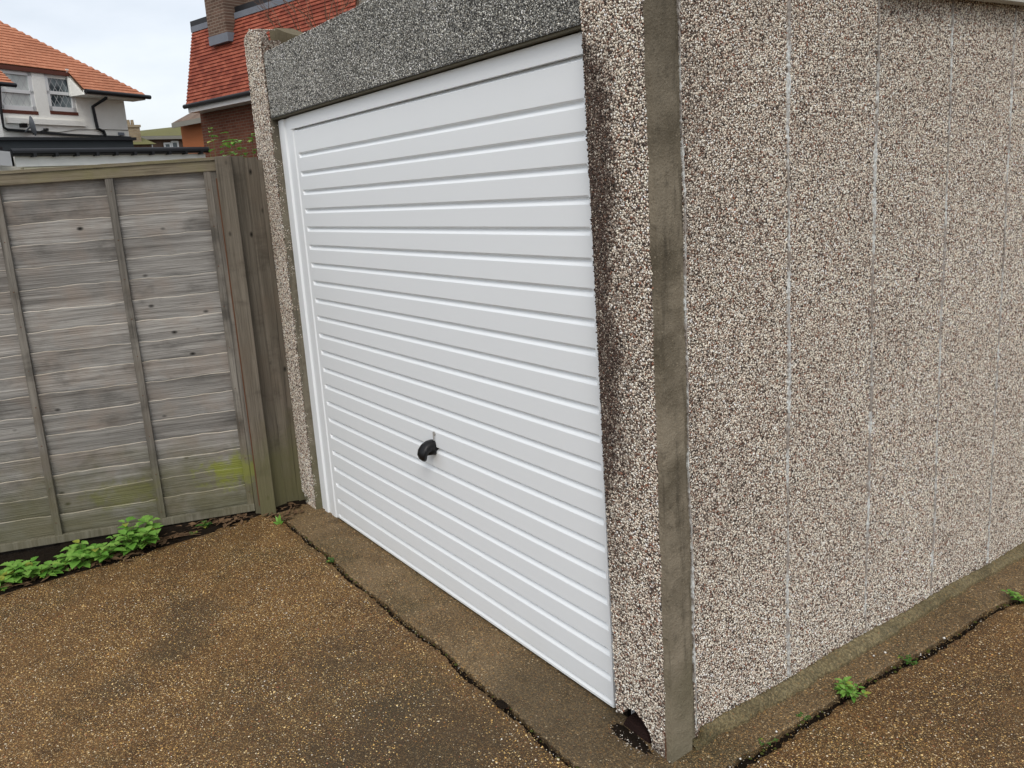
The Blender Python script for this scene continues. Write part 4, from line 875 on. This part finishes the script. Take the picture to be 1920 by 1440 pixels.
b = MB(); b.box(s0+.02, sE, ze-.22, ze-.04, -.05, -.01); b.box(s0+.02, sE, ze-.22, ze-.19, -ov, -.05); b.build('fascia', M['upvc'], bh)
sw = A(375, 215, -ov)[0]; b = MB(); b.box(sw, sE, 0, ze-.1, -7.6, -ov); b.build('wall', M['brick'], bh)
cb, ct = BH.slope(402, 74, ze, 0, ang), BH.slope(428, 74, ze, 0, ang); cz = ze+cb[1]*math.sin(ang); cn = -cb[1]*math.cos(ang)
c0s, c1s = A(397, 60, cn+.15)[0], A(425, 60, cn+.15)[0]
b = MB(); b.box(c0s-.05, c1s+.10, cz+.02, cz+5.2, nT-.8, cn+.22); b.build('chimney', M['chimney_brick'], bh)
b = MB(); b.box(c1s+.101, c1s+.55, zT+.13, zT+5, nT-1.1, nT-.3); b.build('chimney_shoulder', M['chimney_brick'], bh)
b = MB(); b.box(c0s-.06, c1s+.14, cz-.20, cz+.02, cn-.2, cn+.235); b.build('lead_apron', M['lead'], bh)
b = MB(); b.box(sE+.02, sE+.9, 0, zT+.5, -7.5, -.55); b.build('side_wing', M['wall_grey'], bh)

# --- orange rendered outbuilding behind
OR = Frame(360, 250, 33.0, sd); og = empty('orange_house', mat=OR.matrix()); tag(og, 'small orange rendered house with brown hipped roof behind the brick house', 'house'); A = OR.at
s0, s1 = A(340, 250)[0], A(470, 250)[0]; ze = A(338, 233)[1]; b = MB(); b.box(s0, s1, 0, ze-.02, -4, 0); b.build('wall', M['wall_orange'], og)
se, _ = A(322, 231, .4); z3 = A(322, 231, .4)[1]; tp = A(372, 203, -2.0)
b = MB(); b.add([(se, z3, .4), (s1, z3, .4), (s1, tp[1]+.3, -2.0), (tp[0], tp[1], -2.0), (se, z3, -4.4), (s1, z3, -4.4)], [(0, 1, 2, 3), (0, 3, 4), (4, 3, 2, 5), (0, 4, 5, 1)]); b.build('roof', M['tile_b'], og)
b = MB(); b.box(se, s1, z3-.18, z3-.005, .37, .42); b.build('fascia', M['wall_grey'], og)
# --- far terrace with mossy roof
vpx = hdir(1500, 300); FT = Frame(300, 275, 52.0, (vpx[0], vpx[1])); vv = hdir(300, 275)
pn = np.array([-vv[1], vv[0]])                      # facade square to the view, turned a little
if pn @ _r[:2] < 0: pn = -pn
c_, s_ = math.cos(.45), math.sin(.45); sd2 = (pn[0]*c_-pn[1]*s_, pn[0]*s_+pn[1]*c_)
FT = Frame(300, 275, 52.0, sd2); ft = empty('far_terrace', mat=FT.matrix()); tag(ft, 'distant brown brick terrace with a mossy green roof, seen between the two houses', 'house'); A = FT.at
sa, sb = A(252, 275)[0], A(420, 262)[0]; ze = A(300, 264)[1]+.25; zr = A(320, 236)[1]
b = MB(); b.box(sa, sb, 0, ze, -7, 0); b.build('wall', M['brick_far'], ft)
st_ = A(292, 240)[0]; b = MB(); b.add([(sa-.4, ze, .4), (sb, ze, .4), (sb, zr+.4, -3.2), (st_, zr, -3.2), (sa-.4, ze, -7.4), (sb, ze, -7.4)], [(0, 1, 2, 3), (0, 3, 4), (4, 3, 2, 5), (0, 4, 5, 1)]); b.build('roof', M['tile_moss'], ft)
b = MB(); b.box(sa-.4, sb, ze-.2, ze-.01, .36, .45); b.build('gutter', M['wall_grey'], ft)
for (u0, u1, v0, v1) in ((271, 286, 271, 280), (308, 320, 267, 279), (322, 334, 264, 279)):
    p0, p1 = A(u0, v1, .05), A(u1, v0, .05); b = MB(); t = .10
    for q in ((p0[0], p1[0], p0[1], p0[1]+t), (p0[0], p1[0], p1[1]-t, p1[1]), (p0[0], p0[0]+t, p0[1]+t, p1[1]-t), (p1[0]-t, p1[0], p0[1]+t, p1[1]-t)): b.box(*q, .0, .07)
    f = b.build('window', M['upvc'], ft); b = MB(); b.box(p0[0]+t, p1[0]-t, p0[1]+t, p1[1]-t, .01, .03); b.build('pane', M['plainglass'], f)
CH = Frame(253, 250, 46.0, sd2); chn = empty('far_chimney_house', mat=CH.matrix()); tag(chn, 'distant house end with a yellow brick chimney and pots beside the white house', 'house'); A = CH.at
c0, c1, c2_ = A(241, 238), A(265, 238), A(253, 262); b = MB(); b.box(c0[0]-3, c2_[0]+.9, 0, c2_[1]-.2, -5, -.1); b.build('wall', M['brick_far'], chn)
b = MB(); b.add([(c0[0]-3, c2_[1]-.25, .2), (c1[0]+.6, c2_[1]-.25, .2), (c1[0]-.2, c2_[1]+.9, -2.5), (c0[0]-3, c2_[1]+.9, -2.5), (c0[0]-3, c2_[1]-.25, -5.2), (c1[0]+.6, c2_[1]-.25, -5.2)], [(0, 1, 2, 3), (1, 5, 2), (3, 2, 5, 4), (0, 4, 5, 1)]); rf = b.build('roof', M['tile_moss'], chn)
b = MB(); b.box(c0[0], c1[0], c2_[1]-.3, c0[1], -1.2, -.2); b.box(c0[0]-.05, c1[0]+.05, c0[1], c0[1]+.12, -1.25, -.15); b.build('chimney', M['brick_yellow'], rf)
for q in range(3): b = MB(); s_ = c0[0]+(c1[0]-c0[0])*(.2+.3*q); b.tube([(s_, c0[1]+.1, -.7), (s_, c0[1]+.42, -.7)], [.10, .08], 8); b.build('chimney_pot', M['brick_yellow'], rf)
# --- bare twigs rising behind the lintel
def twig_tree(px, py, dist):
    d = hdir(px, py); base = Vector((CAM[0]+d[0]*dist, CAM[1]+d[1]*dist, -.3)); r_ = empty('bare_tree', base); tag(r_, 'bare twiggy branches reaching over the lintel in front of the red roof', 'tree')
    tr = MB(); br = MB(); rs = random.Random(5); tr.tube([(0, 0, 0), (.03, .02, 1.6), (.0, .05, 3.1)], [.06, .05, .035], 8)
    def grow(p, dr_, L, r, dep):
        pts = [p]; dd = dr_.copy()
        for i in range(4): dd = (dd+Vector((rs.gauss(0, .14), rs.gauss(0, .14), rs.gauss(0, .10)))).normalized(); pts.append(pts[-1]+dd*L/4)
        br.tube(pts, [r*(1-.18*i) for i in range(5)], 5)
        if dep > 0:
            for k in range(3): grow(pts[rs.randint(2, 4)], (dd+Vector((rs.gauss(0, .55), rs.gauss(0, .55), rs.gauss(.1, .4)))).normalized(), L*.65, r*.55, dep-1)
    for k in range(6):
        a = k*1.05; grow(Vector((0, .04, 3.0)), Vector((math.cos(a)*.5, math.sin(a)*.5, 1.0)).normalized(), 1.0, .012, 3)
    tr.build('trunk', M['bark'], r_, smooth=True); br.build('branches', M['bark'], r_)
twig_tree(630, 60, 9.5)
# --- climber sprigs above the boards
def sprig(x, y, z, h, n, label, mat='leafd', L=.035):
    r_ = empty('climbing_plant', (x, y, 0)); tag(r_, label, 'plant'); fl = MB(); st_ = MB()
    for s_ in range(n):
        p = Vector((random.gauss(0, .02), random.gauss(0, .03), 0)); t = p+Vector((random.gauss(0, .04), random.gauss(0, .07), z+h*random.uniform(.4, 1))); m_ = (p+t)/2; st_.tube([p, m_, t], [.004, .003, .0012], 5)
        for k in range(9):
            q = p.lerp(t, 1-.22*random.random()*k/8*1.0 if z > 1 else random.random()); a = random.uniform(0, 6.28); leaf(fl, q, (math.cos(a), math.sin(a), random.uniform(-.2, .5)), Vector((0, 0, 1)), L*random.uniform(.6, 1.1), L*.55)
    fl.build('foliage', M[mat], r_, smooth=True); st_.build('stem', M['stem'], r_)
d_ = hdir(428, 270); sprig(CAM[0]+d_[0]*4.9, CAM[1]+d_[1]*4.9, 1.88, .21, 9, 'straggly yellow-green climber rising behind the brown upright boards', 'leaf', .05)
sprig(-.36, .0, 1.83, .06, 4, 'small green ivy sprig on top of the boards against the pillar', 'leafd', .03)
